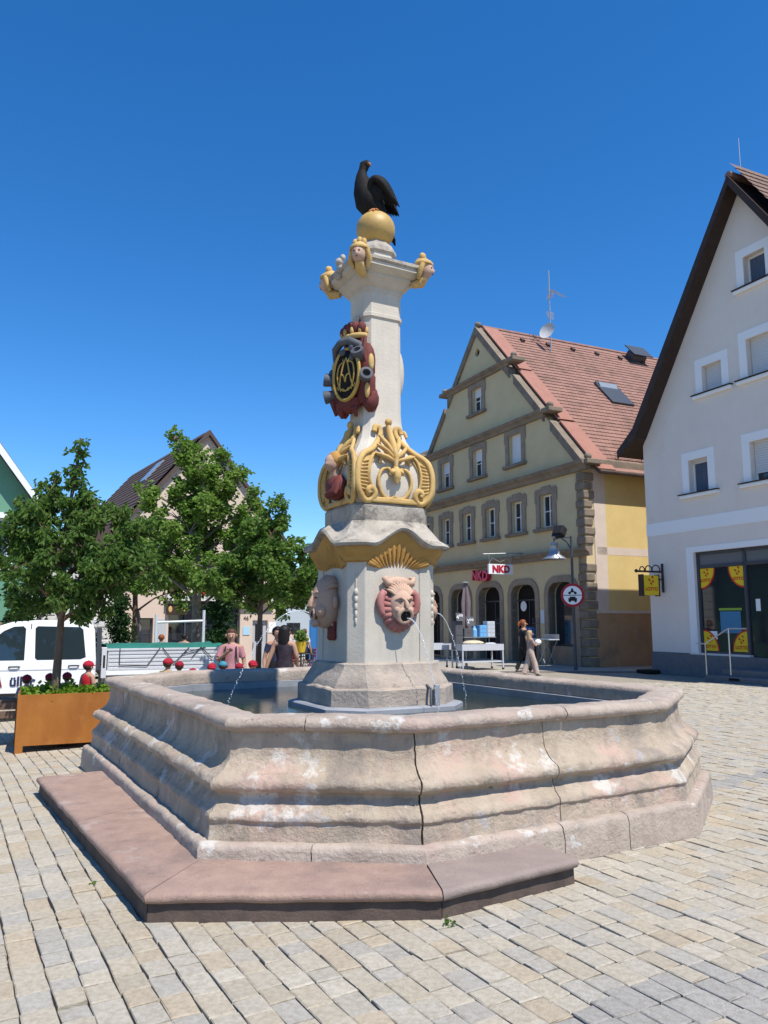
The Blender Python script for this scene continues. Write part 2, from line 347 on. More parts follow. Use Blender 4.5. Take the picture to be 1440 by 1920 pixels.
def rect_ring(x0, x1, y0, y1, z): return [(x0, y0, z), (x1, y0, z), (x1, y1, z), (x0, y1, z)]
n_ = 24
ringloft('pedestal_body', [(1.0, .13, 1.2), (1.0, .13, 2.28), (1.0, .13, 2.36, .13)], m_ped, n_, arch, smooth=False)
# corner pilasters, proud of the panels
for k in range(4):
    a = k * pi / 2 - pi / 4; c = V((cos(a), sin(a))); t = V((-sin(a), cos(a)))
    mb = MB(); 
    for w0, d0, d1 in ((.1, .55, .645),):
        P = [c * d0 - t * (w0 + .07), c * d1 - t * w0, c * d1 + t * w0, c * d0 + t * (w0 + .07)]
        mb.prism([(p.x, p.y) for p in P], 1.21, 2.33)
    mb.build('pilaster', m_ped, colm, bevel=.012)
    mb = MB()                                     # carved husk drop on the pilaster
    for j in range(5):
        p = c * .648; z = 2.0 - j * .075
        mb.ell((p.x, p.y, z), (.025 - .003 * j, .025 - .003 * j, .04), 8, 6)
    p = c * .646; mb.tube([(p.x, p.y, 2.2), (p.x, p.y, 1.98)], .009, 6)
    mb.build('husk_drop', m_ped, colm, smooth=True)
ringloft('cornice_band', [(1.0, .12, 2.30, .13), (1.1, .13, 2.325, .14), (1.12, .13, 2.37, .15), (1.17, .135, 2.40, .16), (1.2, .14, 2.44, .165), (1.2, .14, 2.47, .165), (.9, .12, 2.5, .16)], m_ochre_d, n_, arch)
ringloft('cornice_cap', [(1.18, .14, 2.465, .165), (1.3, .15, 2.475, .17), (1.33, .155, 2.50, .17), (1.3, .15, 2.53, .17), (1.16, .14, 2.58, .16), (1.04, .12, 2.66, .09), (.94, .11, 2.74, .02), (.9, .1, 2.78, 0)], m_cap, n_, arch, rough=.008)
ringloft('block', [(.9, .1, 2.74), (.92, .1, 2.77), (.92, .1, 2.92), (.88, .1, 2.95), (.8, .09, 2.96)], m_cap, 6, rough=.006)
PROF = [(2.95, .82), (3.02, .87), (3.12, .9), (3.3, .9), (3.45, .86), (3.55, .77), (3.63, .65), (3.71, .57), (3.8, .52), (3.92, .485), (4.05, .47), (4.6, .47)]
def bw(z):
    for (z0, a), (z1, b) in zip(PROF, PROF[1:]):
        if z <= z1: return (a + (b - a) * max(0, (z - z0)) / (z1 - z0)) / 2
    return PROF[-1][1] / 2
ringloft('shaft', [(s, .06 + .05 * max(0, s - .5), z) for z, s in PROF] + [(.465, .06, 5.08), (.465, .06, 5.12), (.5, .065, 5.13), (.5, .065, 5.17), (.47, .06, 5.18), (.47, .06, 5.45)], m_shaft, 4)
ringloft('capital', [(.47, .06, 5.42), (.5, .06, 5.45), (.5, .06, 5.475), (.53, .065, 5.485), (.6, .07, 5.52), (.68, .075, 5.57), (.7, .08, 5.575), (.7, .08, 5.6), (.76, .085, 5.61), (.84, .09, 5.645), (.88, .1, 5.655), (.88, .1, 5.70)], m_ped, 4)
ringloft('capital_slab', [(.88, .1, 5.69), (.93, .1, 5.71), (.93, .1, 5.745), (.84, .09, 5.77), (.5, .06, 5.8)], m_cap, 6, rough=.006)
ringloft('ball_plinth', [(.44, .08, 5.79), (.4, .08, 5.84), (.37, .075, 5.92), (.37, .075, 5.95)], m_shaft, 4)
ringloft('ball_seat', [(.38, .075, 5.95), (.42, .085, 5.97), (.42, .085, 6.0), (.38, .08, 6.05), (.3, .08, 6.1), (.26, .07, 6.13)], m_cap, 4)
MB().ell((0, 0, 6.31), (.232, .232, .222), 32, 20).build('gilded_ball', mat('ball_ochre', (.5, .33, .1), .5, (.38, .24, .075), 5, .12, 30, spec=.4), colm, smooth=True)
Z90 = [Matrix.Rotation(k * pi / 2, 4, 'Z') for k in range(4)]     # k=0 face toward -y (right face in the photo), k=3 is the left one
def onface(mb, k): return mb.map(lambda p: Z90[k] @ p)
def vol(pts, r, fl, n=6, sgn=1, dy=.03):      # ribbon of paint-ochre scroll lying on the curved body; points (x, z above 2.97)
    P = smoothp([(x * sgn, z) for x, z in pts], 4); return MB().tube([(x, -bw(2.97 + z) - dy, 2.97 + z) for x, z in P], r, n, fl)
SCR = [(.17, .80), (.15, .86), (.10, .85), (.10, .77), (.17, .66), (.27, .565), (.38, .50), (.445, .38), (.46, .22), (.43, .08), (.35, .0), (.27, .02), (.245, .09), (.29, .14), (.335, .11), (.32, .075)]
INN = [(.22, .42), (.19, .49), (.25, .53), (.31, .47), (.345, .36), (.35, .24), (.32, .14)]
for k in range(4):
    for sg in (-1, 1):
        onface(vol(SCR, .021, 1.5, 8, sg, .04), k).build('scroll', m_ochre, colm, smooth=True)
        onface(vol([(x - .03, z) for x, z in INN], .015, 1.3, 6, sg, .03), k).build('inner_scroll', m_ochre, colm, smooth=True)
        ob = smoothp([(x * sg, z) for x, z in SCR[5:11]], 4); ib = smoothp([(x * sg, z) for x, z in [(.22, .49), (.27, .41), (.3, .32), (.31, .22), (.29, .12), (.25, .06)]], 4)
        mb = MB(); mb.loft([[(x, -bw(2.97 + z) - d, 2.97 + z) for x, z, d in ((a[0], a[1], 0), (a[0], a[1], .04), ((a[0] + b[0]) / 2, (a[1] + b[1]) / 2, .012), (b[0], b[1], .02), (b[0], b[1], 0))] for a, b in zip(ob, ib)])
        onface(mb, k).build('shell_band', m_ochre, colm, smooth=True)
        mb = MB()                                      # fluted shell between the scrolls
        for j in range(9):
            z = .12 + j * .038; mb.obox((sg * (.375 - .25 * (z - .25) ** 2), -bw(2.97 + z) - .018, 2.97 + z), (.12, .03, .016), ry=sg * (z - .25) * 1.5)
        onface(mb, k).build('fluting', m_ochre, colm, bevel=.006)
    mb = MB(); mb.obox((0, -.455, 2.985), (.56, .05, .06))
    onface(mb, k).build('foot_band', m_ochre, colm, bevel=.015)
    # acanthus crest
    mb = MB()
    for (x0, z0, x1, z1, r) in ((0, .34, 0, .92, .052), (0, .5, -.13, .76, .036), (0, .5, .13, .76, .036), (0, .46, -.19, .64, .032), (0, .46, .19, .64, .032), (0, .44, -.24, .52, .034), (0, .44, .24, .52, .034), (0, .4, 0, .2, .045), (-.03, .36, -.08, .29, .03), (.03, .36, .08, .29, .03)):
        pts = [(x0 + (x1 - x0) * t, -bw(2.97 + z0 + (z1 - z0) * t) - .03 - .045 * sin(t * pi * .9) - (.03 if t == 1 else 0), 2.97 + z0 + (z1 - z0) * t) for t in (0, .25, .5, .75, .92, 1)]
        mb.tube(pts, [r * q for q in (.5, .9, 1.05, .95, .75, .35)], 8, .7)
    mb.ell((0, -bw(3.89) - .07, 3.89), (.045, .04, .045), 8, 6)
    onface(mb, k).build('acanthus', m_ochre, colm, smooth=True)
    if k != 3:
        pts = [(.0, .06), (.06, .035), (.13, .06), (.19, .15), (.2, .25), (.16, .34), (.09, .37), (.05, .33)]
        for sg in (-1, 1): onface(vol(pts, .017, 1.2, 6, sg, .02), k).build('ring_frame', m_ochre, colm, smooth=True)
# faces
def facef(kind=0):
    def d(u):
        x, y, z = u; k = 1
        if y < .25:
            f = min(1, (.25 - y) * 2)
            k += f * (.34 * exp(-((x / .12) ** 2 + ((z + .06) / .2) ** 2)) - .09 * exp(-(((abs(x) - .33) / .13) ** 2 + ((z - .17) / .09) ** 2)) + .07 * exp(-(((z - .34) / .08) ** 2 + (x / .5) ** 2))
                      + .08 * exp(-(((abs(x) - .42) / .2) ** 2 + ((z + .25) / .2) ** 2)) + .08 * exp(-((x / .2) ** 2 + ((z + .82) / .15) ** 2)))
            mo = exp(-((x / .2) ** 2 + ((z + .47) / .17) ** 2)); mi = exp(-((x / .11) ** 2 + ((z + .47) / (.1 if kind else .035)) ** 2))
            k += f * (.12 * mo - (.5 if kind else .1) * mi)
        return k
    return d
def head(mb, c, r, fwd, kind=0, up=(0, 0, 1), n=30, m=24):
    fwd = V(fwd).normalized(); x = fwd.cross(V(up)).normalized(); z = x.cross(fwd); rot = Matrix((x, -fwd, z)).transposed()
    mb.ell(c, r, n, m, facef(kind), rot); return rot
# pedestal masks on four faces: k=0 grotesque with snout, k=3 blowing profile head
def mask_beast(k):
    y = -.5; z = 1.83
    mb = MB()                                             # shell collar
    for j in range(15):
        a = R(150 + j * 240 / 14); x1, z1 = .2 * cos(a), .25 * sin(a)
        mb.tube([(.05 * cos(a), y - .05, z + .05 * sin(a)), (x1 * .7, y - .11, z + z1 * .8), (x1, y - .04, z + z1), (x1 * 1.04, y + .01, z + z1 * 1.04)], [.03, .04, .043, .02], 6)
    o = onface(mb, k).build('mask_collar', m_pinkred, colm, smooth=True)
    mb = MB(); rot = head(mb, (0, y - .10, z + .03), (.15, .16, .2), (0, -1, -.12), 0)
    for sg in (-1, 1):
        mb.tube([(sg * .02, y - .262, z + .1), (sg * .06, y - .262, z + .125), (sg * .11, y - .2, z + .1)], [.012, .02, .01], 8); mb.ell((sg * .075, y - .2, z - .02), (.055, .05, .05), 10, 8)
        mb.ell((sg * .055, y - .236, z + .078), (.026, .02, .018), 8, 6)
    mb.tube([(0, y - .25, z + .1), (0, y - .3, z + .04), (0, y - .3, z + .0)], [.018, .03, .02], 8)
    onface(mb, k).build('mask_face', m_flesh, colm, smooth=True)
    mb = MB(); ax = V((.03, -.9, -.42)).normalized(); c0 = V((.005, y - .15, z - .05))
    mb.lathe([(.1, -.08), (.115, -.02), (.1, .04), (.112, .075), (.108, .1), (.08, .108), (.058, .09), (.045, .03)], 18, c0, ax)
    onface(mb, k).build('mask_snout', m_flesh, colm, smooth=True)
    mb = MB().lathe([(.066, .05), (.066, .099)], 14, c0, ax); onface(mb, k).build('mask_mouth', m_dark, colm)
    mb = MB()
    for j in range(11):                                   # tuft of rays on the brow
        a = R(25 + j * 13); mb.tube([(.09 * cos(a), y - .17, z + .13 + .05 * sin(a)), (.15 * cos(a), y - .14, z + .15 + .12 * sin(a)), (.2 * cos(a), y - .05, z + .16 + .17 * sin(a))], [.018, .024, .008], 6)
    for sg in (-1, 1):
        mb.tube([(sg * .1, y - .06, z + .29), (sg * .17, y - .1, z + .3), (sg * .2, y - .07, z + .35), (sg * .15, y - .04, z + .37)], [.03, .045, .035, .015], 8)
    mb.ell((0, y - .03, z + .31), (.17, .07, .07), 14, 8)
    onface(mb, k).build('mask_crest', m_flesh, colm, smooth=True)
    mb = MB()
    for sg in (-1, 1): mb.ell((sg * .056, y - .252, z + .077), (.016, .008, .005), 8, 6)
    onface(mb, k).build('mask_eye', m_dark, colm, smooth=True)
    mb = MB()
    for sg in (-1, 1):
        pts = [(sg * (.2 + .05 * cos(t)), y - .06, z + .06 + .13 * sin(t)) for t in (-1.4, -.7, 0, .7, 1.4, 2.1)]
        mb.tube(pts, [.03, .045, .05, .05, .045, .03], 8)
    onface(mb, k).build('mask_shell', m_pinkred, colm, smooth=True)
def mask_blow(k):
    y = -.5; z = 1.9
    mb = MB(); head(mb, (0, y - .13, z), (.155, .2, .27), (0, -1, -.05), 1, n=34, m=30)
    mb.tube([(0, y - .315, z + .09), (0, y - .355, z + .02), (0, y - .385, z - .03), (0, y - .33, z - .05)], [.016, .026, .036, .02], 10)
    mb.tube([(.05 * cos(t), y - .335 + .012 * abs(sin(t)), z - .125 + .052 * sin(t)) for t in [q * pi / 6 for q in range(13)]], .02, 8)
    mb.ell((0, y - .29, z - .215), (.06, .06, .05), 12, 8)
    for sg in (-1, 1): mb.ell((sg * .085, y - .255, z - .09), (.075, .075, .075), 12, 8); mb.tube([(sg * .02, y - .318, z + .095), (sg * .065, y - .305, z + .11), (sg * .11, y - .24, z + .09)], [.012, .018, .008], 8)
    mb.tube([(0, y - .02, z - .1), (0, y - .05, z - .25)], [.09, .08], 12)
    onface(mb, k).build('mask_face', m_fleshd, colm, smooth=True)
    mb = MB()
    for sg in (-1, 1):
        mb.ell((sg * .165, y - .08, z), (.025, .045, .07), 8, 6)
    onface(mb, k).build('mask_ear', m_fleshd, colm, smooth=True)
    mb = MB().loft([[(cos(t) * .1, y + .0, 0 + zz) if False else (cos(t) * a, y - .03 + sin(t) * a * .6, zz) for t in [q * pi / 6 for q in range(12)]] for a, zz in ((.095, z - .2), (.085, z - .3), (.09, z - .38), (.06, z - .4))])
    onface(mb, k).build('mask_neck', m_red, colm, smooth=True)
    mb = MB()
    for j in range(9):
        a = R(20 + j * 17.5); mb.tube([(.13 * cos(a), y - .2, z + .1 + .1 * sin(a)), (.14 * cos(a), y - .12, z + .13 + .14 * sin(a)), (.1 * cos(a), y - .0, z + .13 + .14 * sin(a))], [.012, .035, .02], 6)
    onface(mb, k).build('mask_hair', m_fleshd, colm, smooth=True)
    mb = MB()
    for sg in (-1, 1): mb.ell((sg * .062, y - .318, z + .05), (.022, .012, .009), 8, 6)
    mb.ell((0, y - .325, z - .125), (.042, .02, .042), 10, 6)
    onface(mb, k).build('mask_eye', m_dark, colm, smooth=True)
_of2 = onface
def onface(mb, k):
    f = .88 if k % 2 == 0 else 1
    return _of2(mb.map(lambda p: V((p.x * f, -.5 + (p.y + .5) * .75, 1.86 + (p.z - 1.86) * f))), k)
mask_beast(0); mask_blow(3); mask_beast(2); mask_blow(1)
onface = _of2
# ochre shell fans under the eyebrow arches
for k in range(4):
    mb = MB()
    for j in range(15):
        a = R(14 + j * 152 / 14); L = .12 + .11 * sin(a) ** 2
        mb.tube([(.36 * cos(a) * .55, -.502, 2.25 + .02 * sin(a)), (.36 * cos(a) * .8, -.525, 2.27 + L * .5 * sin(a)), (.37 * cos(a), -.54, 2.28 + L * sin(a))], [.006, .026, .034], 6)
    onface(mb, k).build('shell_fan', m_ochre_d, colm, smooth=True)
# metal pipe bracket
mb = MB().box(.28, .34, -.8, -.76, .8, 1.06); mb.build('pipe_plate', m_lead, colm, bevel=.008)
MB().tube([(.24, -.7, 1.05), (.235, -.79, 1.02), (.235, -.79, .82)], .014, 8).build('drain_pipe', m_slate, colm, smooth=True)
# capital heads
for k in range(4):
    a = -pi / 4 + k * pi / 2; f = V((cos(a), sin(a), 0)); c = V((0, 0, 5.72)) + f * .6; t = V((-sin(a), cos(a), 0))
    mb = MB(); head(mb, c + f * .01, (.078, .085, .105), f + V((0, 0, -.15)), 0, n=20, m=16)
    hd = mb.build('corner_head', m_flesh, colm, smooth=True)
    mb = MB()
    for sg in (-1, 1): mb.ell(c + f * .088 + t * sg * .03 + V((0, 0, .012)), (.012, .012, .006), 6, 5)
    mb.ell(c + f * .09 + V((0, 0, -.058)), (.014, .014, .005), 6, 5); mb.build('head_eyes', m_red, hd)
    mb = MB().ell(c + V((0, 0, .06)) - f * .03, (.1, .1, .1), 14, 10)
    mb.lathe([(.11, -.01), (.115, .01), (.1, .03)], 16, c + V((0, 0, .065)) - f * .015)
    for j in (-1, 0, 1): mb.ell(c + V((0, 0, .15 + (.02 if j == 0 else 0))) + t * j * .05 - f * .02, (.035, .035, .05), 8, 6)
    for sg in (-1, 1): mb.tube([c + t * sg * .09 + V((0, 0, .05)), c + t * sg * .11 - f * .03 + V((0, 0, -.05)), c + t * sg * .08 - f * .06 + V((0, 0, -.13))], [.03, .035, .02], 8)
    mb.tube([c + V((0, 0, -.08)), c - f * .05 + V((0, 0, -.15)), c - f * .16 + V((0, 0, -.16))], [.05, .06, .04], 8)
    mb.build('helmet', m_ochre, hd, smooth=True)
mb = MB()                                                   # dark carved figure in the middle of the left slab edge
for c, r in (((0, -.45, 5.72), (.07, .05, .05)), ((.0, -.47, 5.8), (.05, .05, .05)), ((.03, -.44, 5.85), (.035, .035, .04)), ((-.05, -.46, 5.66), (.05, .04, .06))): mb.ell(c, r, 10, 8)
onface(mb, 3).build('edge_carving', m_cap, colm, smooth=True)
# small carved motif at the top of the left shaft face
mb = MB()
for j in range(5): mb.tube([(0, -.24, 5.02), (.05 * (j - 2) * .6, -.27, 5.1), (.05 * (j - 2), -.26, 5.2 - .02 * abs(j - 2))], [.02, .025, .008], 6)
mb.tube([(0, -.25, 5.05), (.02, -.27, 4.95), (-.03, -.25, 4.88)], [.03, .04, .015], 8)
onface(mb, 3).build('carved_motif', m_ped, colm, smooth=True)
# ---- coat of arms on the left shaft face
arms = MB()
fy = -.24
_of = onface
def onface(mb, k):
    if k == 3: mb.map(lambda p: Matrix.Translation((.03, -.24, 0)) @ Matrix.Rotation(R(20), 4, 'Z') @ Matrix.Translation((0, .24, 0)) @ p)
    return _of(mb, k)
def blob(mb, c, r, s=7, a=.22, n=16, m=11):
    mb.ell(c, r, n, m, lambda u: 1 + a * noise.noise(u * 2.2 + V(c) * s))
for c, r in (((.0, fy - .05, 4.5), (.24, .1, .42)), ((.17, fy - .06, 4.3), (.14, .1, .22)), ((-.18, fy - .06, 4.2), (.13, .1, .2)), ((.2, fy - .06, 4.56), (.09, .09, .24)), ((-.05, fy - .1, 4.12), (.2, .09, .1)), ((.22, fy - .02, 4.15), (.09, .1, .15))): blob(arms, c, r)
for x0, z0, x1, z1 in ((.17, 4.85, .2, 4.5), (.21, 4.85, .25, 4.5), (.13, 4.83, .14, 4.5), (-.1, 4.12, -.14, 3.98), (.1, 4.12, .08, 3.96), (-.25, 4.3, -.24, 4.02)):
    arms.tube([(x0, fy - .1, z0), ((x0 + x1) / 2, fy - .15, (z0 + z1) / 2), (x1, fy - .1, z1)], [.02, .038, .018], 7)
onface(arms, 3).build('drapery', m_red, colm, smooth=True)
def shp(c, r, d=0): return c
mb = MB()
rg = [[(x * cos(t), fy - yy, 4.44 + z * sin(t)) for t in [q * 2 * pi / 28 for q in range(28)]] for x, z, yy in ((.2, .3, .1), (.205, .305, .16), (.19, .29, .19), (.0, .0, .205))]
mb.loft([r for r in rg[:3]] + [[(p[0] * .05, fy - .2, 4.44 + (p[2] - 4.44) * .05) for p in rg[2]]])
onface(mb, 3).build('shield', m_black, colm, smooth=True)
mb = MB(); mb.tube([(.198 * cos(t), fy - .185, 4.44 + .298 * sin(t)) for t in [q * 2 * pi / 28 for q in range(29)]], .022, 8)
for sg in (-1, 1):                                          # interlaced monogram
    for pts in ([(.0, .2), (-.04, .1), (-.08, -.05), (-.11, -.16), (-.14, -.12)], [(.02, .15), (.1, .12), (.13, 0), (.1, -.13), (.02, -.19), (-.05, -.16)], [(0, .22), (.05, .19), (.03, .14)], [(.06, .0), (.02, -.02), (.0, -.09)], [(.05, -.21), (.09, -.2), (.08, -.16)]):
        P = smoothp([(x * sg, z) for x, z in pts], 4); mb.tube([(x, fy - .207 + .03 * (x * x + z * z) / .05, 4.44 + z) for x, z in P], .011, 6)
onface(mb, 3).build('shield_rim', m_gold, colm, smooth=True)
mb = MB()
for j in range(5): mb.ell((-.14 + j * .07, fy - .07 - .05 * sin((j + .5) * pi / 5), 4.98 + .02 * sin(j * pi / 4)), (.052, .055, .075), 10, 8)
onface(mb, 3).build('crown_cap', m_red, colm, smooth=True)
mb = MB(); mb.tube([(.17 * cos(t), fy - .05 + .1 * sin(t), 4.89) for t in [pi + q * pi / 10 for q in range(11)]], .035, 8)
for j in range(6): mb.ell((.175 * cos(pi + j * pi / 5), fy - .05 + .11 * sin(pi + j * pi / 5), 4.95), (.025, .025, .045), 8, 6)
onface(mb, 3).build('crown_band', m_ochre, colm, smooth=True)
mb = MB()
mb.tube([(-.26, fy - .1, 4.66), (-.2, fy - .16, 4.78), (-.08, fy - .2, 4.82), (.06, fy - .2, 4.82), (.16, fy - .14, 4.76), (.2, fy - .1, 4.64)], [.03, .045, .045, .045, .045, .03], 8)
for x, z, dx, dz in ((.22, 4.36, .16, .05), (-.24, 4.42, -.12, .03), (-.24, 4.26, -.14, -.04), (.16, 4.6, .04, .1)):
    ax = V((dx, -.12, dz)).normalized(); mb.lathe([(.055, -.12), (.06, 0), (.066, .06), (.075, .1), (.075, .13), (.045, .135), (.04, .06)], 14, (x, fy - .12, z), ax)
for c, r in (((.08, fy - .19, 4.74), (.04, .03, .06)), ((-.05, fy - .2, 4.7), (.05, .03, .04)), ((.1, fy - .2, 4.62), (.03, .03, .05)), ((-.3, fy - .1, 4.5), (.06, .06, .09))): mb.ell(c, r, 10, 7)
onface(mb, 3).build('cannon', m_slate, colm, smooth=True)
mb = MB()
for c, r in (((.27, fy - .13, 4.22), (.03, .03, .09)), ((-.27, fy - .1, 4.6), (.04, .04, .07)), ((.28, fy - .08, 4.55), (.03, .04, .1)), ((-.31, fy - .08, 4.38), (.03, .04, .06))): mb.ell(c, r, 10, 7)
onface(mb, 3).build('gilt_trophy', m_ochre, colm, smooth=True)
onface = _of
# pale cartouche on the right-hand shaft side
mb = MB(); mb.ell((0, -.25, 4.55), (.17, .09, .34), 18, 12); mb.tube([(0, -.26, 4.25), (.03, -.3, 4.15), (0, -.25, 4.05)], [.05, .05, .02], 8)
onface(mb, 1).build('plain_cartouche', m_ped, colm, smooth=True)
# bust in the niche of the left scroll face
mb = MB(); head(mb, (.05, -.56, 3.42), (.075, .085, .105), (.45, -1, -.1), 0, n=20, m=16); mb.tube([(.05, -.53, 3.36), (.05, -.5, 3.24)], [.05, .06], 10)
onface(mb, 3).build('bust_head', m_fleshd, colm, smooth=True)
mb = MB(); mb.ell((.05, -.525, 3.46), (.095, .085, .1), 14, 9, lambda u: 1 + .12 * noise.noise(u * 4)); onface(mb, 3).build('bust_hair', m_ochre_d, colm, smooth=True)
mb = MB(); blob(mb, (.05, -.5, 3.15), (.19, .11, .14), 4, .15); mb.tube([(.15, -.52, 3.2), (.2, -.6, 3.08), (.06, -.62, 3.05)], [.055, .05, .035], 8); onface(mb, 3).build('bust_dress', m_red, colm, smooth=True)
# ---- bird, built square to the photograph's left-right (turned back from the column's own angle)
bird = MB()
BP = [((.22, .12, -.06), .02, .05), ((.17, .1, .04), .05, .08), ((.09, .05, .15), .09, .11), ((-.01, 0, .25), .135, .14), ((-.085, -.02, .36), .165, .155), ((-.125, -.03, .49), .15, .135), ((-.155, -.03, .6), .1, .095), ((-.165, -.02, .69), .066, .064), ((-.155, -.01, .76), .056, .055), ((-.135, -.02, .82), .062, .058), ((-.11, -.03, .835), .055, .05), ((-.085, -.04, .82), .035, .035)]
rings = []
for i, (p, ra, rb) in enumerate(BP):
    p = V(p); t = (V(BP[min(i + 1, len(BP) - 1)][0]) - V(BP[max(i - 1, 0)][0])).normalized(); y = V((0, 1, 0)); x = y.cross(t).normalized(); y = t.cross(x)
    rings.append([p + x * ra * cos(q * pi / 8) + y * rb * sin(q * pi / 8) for q in range(16)])
bird.loft(rings); bird.map(lambda p: jit(p, 14, .012))
RB = Matrix.Rotation(-CT, 4, 'Z'); BZ = V((0, 0, 6.31))
def bb(mb, nm, m, par): return mb.map(lambda p: RB @ p + BZ).build(nm, m, par, smooth=True)
bird_o = bb(bird, 'bird', m_black, colm); bird_o['label'] = 'black bird with a turned neck standing on the ball'
for sg in (-1, 1):
    mb = MB(); y0 = sg * .14
    W_ = [((-.07, y0 * .8, .44), .05), ((-.05, y0, .53), .075), ((.0, y0 * 1.15, .565), .085), ((.08, y0 * 1.15, .52), .095), ((.15, y0 * 1.0, .43), .085), ((.21, y0 * .85, .34), .06), ((.275, y0 * .75, .255), .012)]
    P_ = smoothp([p for p, r in W_], 3); R_ = smoothp([(r,) for p, r in W_], 3)
    mb.tube(P_, [r[0] for r in R_], 10, .55)
    mb.ell((.03, y0 * .95, .43), (.1, .05, .13), 12, 9)
    for j in range(6):                                    # flight feathers along the lower edge
        t = j / 5; a_ = V((.0, y0 * 1.05, .46)).lerp(V((.13, y0, .38)), t); e_ = V((.13, y0 * .9, .25)).lerp(V((.285, y0 * .75, .24)), t); mb.tube([a_, a_.lerp(e_, .5) + V((.01, sg * .012, .01)), e_], [.03, .032, .008], 6, .5)
    bb(mb, 'wing', m_black, bird_o)
mb = MB()
for j in range(-2, 3): mb.tube([(.13, .08, .12), (.19, .1 + .02 * j, .0), (.235, .11 + .035 * j, -.1)], [.035, .035, .012], 7, .4)
bb(mb, 'tail', m_black, bird_o)
mb = MB().tube([(-.1, -.04, .83), (-.07, -.06, .815), (-.06, -.065, .785)], [.03, .022, .006], 8); bb(mb, 'beak', mat('beak_brown', (.16, .07, .04), .5), bird_o)
mb = MB()
for x, y in ((-.02, -.1), (.04, .06)):
    z0 = sqrt(max(0, .23 ** 2 - x * x - y * y)); mb.tube([(x, y, .34), (x, y, z0)], [.03, .022], 8)
    for a in (-2.4, -1.57, -.7, 1.4):
        q = V((x + .075 * cos(a), y + .075 * sin(a), 0)); q.z = sqrt(max(0, .235 ** 2 - q.x ** 2 - q.y ** 2)); mb.tube([(x, y, z0 + .012), q], [.02, .008], 6)
bb(mb, 'foot', m_orange, bird_o)
# ---- water jets
def jet(p0, p1, hgt, label, beads=True):
    p0, p1 = V(p0), V(p1); mb = MB(); r = random.Random(5); pts = []
    for i in range(25):
        t = i / 24; p = p0.lerp(p1, t); p.z = p0.z + (p1.z - p0.z) * t * t + hgt * t * (1 - t); pts.append(p)
    mb.tube(pts[:12], [.006] * 6 + [.0045] * 6, 6)
    for i in range(11, 24):
        for k in range(5):
            p = pts[i].lerp(pts[i + 1], k / 5 + r.random() * .1); mb.ell(p + V((r.gauss(0, .006), r.gauss(0, .006), 0)), r.uniform(.003, .008), 6, 4)
    mb.build('water_jet', m_jet, smooth=True, label=label, cat='water jet', group='jets of the fountain masks')
cw = lambda p: Matrix.Translation((CX, CY, 0)) @ Matrix.Rotation(CT, 4, 'Z') @ V(p)
jet(cw((-.79, 0, 1.79)), cw((-1.7, -.06, .8)), .35, 'thin arc of water spouting left from the blowing stone face')
jet(cw((.02, -.69, 1.73)), cw((.2, -1.0, .8)), .05, 'thin broken water jet falling right of the beast mask with snout')
jet(cw((.79, .0, 1.79)), cw((1.2, .0, .8)), .1, 'beaded water jet right of the pedestal, in front of the display tables')
# ---------------- building materials
m_nkd = mat('beige_render', (.6, .49, .29), .9, (.55, .44, .255), 1.2, .2, 30, dirt=[((.45, .39, .27), 2.5, .58, .8, .4)])
m_yel = mat('yellow_render', (.62, .47, .2), .9, (.57, .42, .17), 1.0, .25, 18, dirt=[((.66, .54, .3), 2.2, .6, .75, .5)])
m_tan = mat('tan_socle_render', (.42, .27, .15), .9, (.35, .22, .12), 1.6, .25, 20, dirt=[((.2, .16, .12), 1.3, .55, .68, .6)])
m_sand = mat('brown_sandstone', (.31, .25, .185), .9, (.24, .19, .14), 2.5, .35, 30)
m_sandd = mat('dark_sandstone', (.25, .2, .15), .9, (.17, .135, .1), 2.5, .4, 30)
m_tile = mat('red_roof_tile', (.31, .17, .13), .9, (.24, .13, .1), 3, .25, 40, dirt=[((.14, .085, .065), .8, .5, .66, .65), ((.42, .26, .21), 4, .58, .7, .5)])
m_verge = mat('copper_red_verge', (.34, .16, .115), .7, (.3, .135, .095), 3)
m_white = mat('white_paint', (.75, .75, .74), .5)
m_wwall = mat('white_house_render', (.74, .665, .595), .9, (.71, .63, .56), 1.1, .2, 60, dirt=[((.62, .55, .49), 1.7, .56, .72, .35)], streak=((.6, .54, .48), .18))
m_wband = mat('white_band_paint', (.8, .8, .8), .85)
m_brown = mat('dark_brown_wood', (.035, .02, .015), .6, (.05, .03, .022), 6)
m_glass = mat('window_glass', (.018, .022, .028), .04, spec=.8)
m_curtain = mat('blue_grey_curtain', (.1, .13, .19), .8, (.05, .07, .11), 9, stretch=(6, 6, .2))
m_blind = mat('white_blind', (.6, .6, .6), .6)
m_grey = mat('anthracite_metal', (.045, .052, .062), .45, spec=.5)
m_steel = mat('brushed_steel', (.55, .56, .57), .3, metal=.9)
m_zinc = mat('galvanised_metal', (.42, .43, .44), .45, (.36, .37, .38), 5, metal=.6)
m_socle = mat('grey_socle_stone', (.17, .165, .17), .85, (.14, .135, .14), 5, .2, 50)
m_ly = mat('lotto_yellow', (.8, .55, .02), .45); m_lr = mat('lotto_red', (.6, .03, .02), .45)
m_nred = mat('sign_red', (.42, .015, .04), .4); m_sw = mat('sign_white', (.8, .8, .8), .4)
m_darktile = mat('dark_brown_tile', (.075, .05, .042), .8, (.1, .07, .058), 4, .4, 25)
m_greytile = mat('grey_roof_tile', (.2, .17, .145), .85, (.14, .12, .1), 4, .5, 14)
m_pink = mat('cream_pink_render', (.6, .48, .39), .9, (.57, .45, .365), 1, .12, 40)
m_green = mat('green_render', (.14, .3, .2), .9, (.12, .27, .175), 1, .12, 40)
m_redst = mat('old_red_wall', (.34, .17, .13), .9, (.3, .15, .12), 2)
FA = atan2(-.9069, .4214)

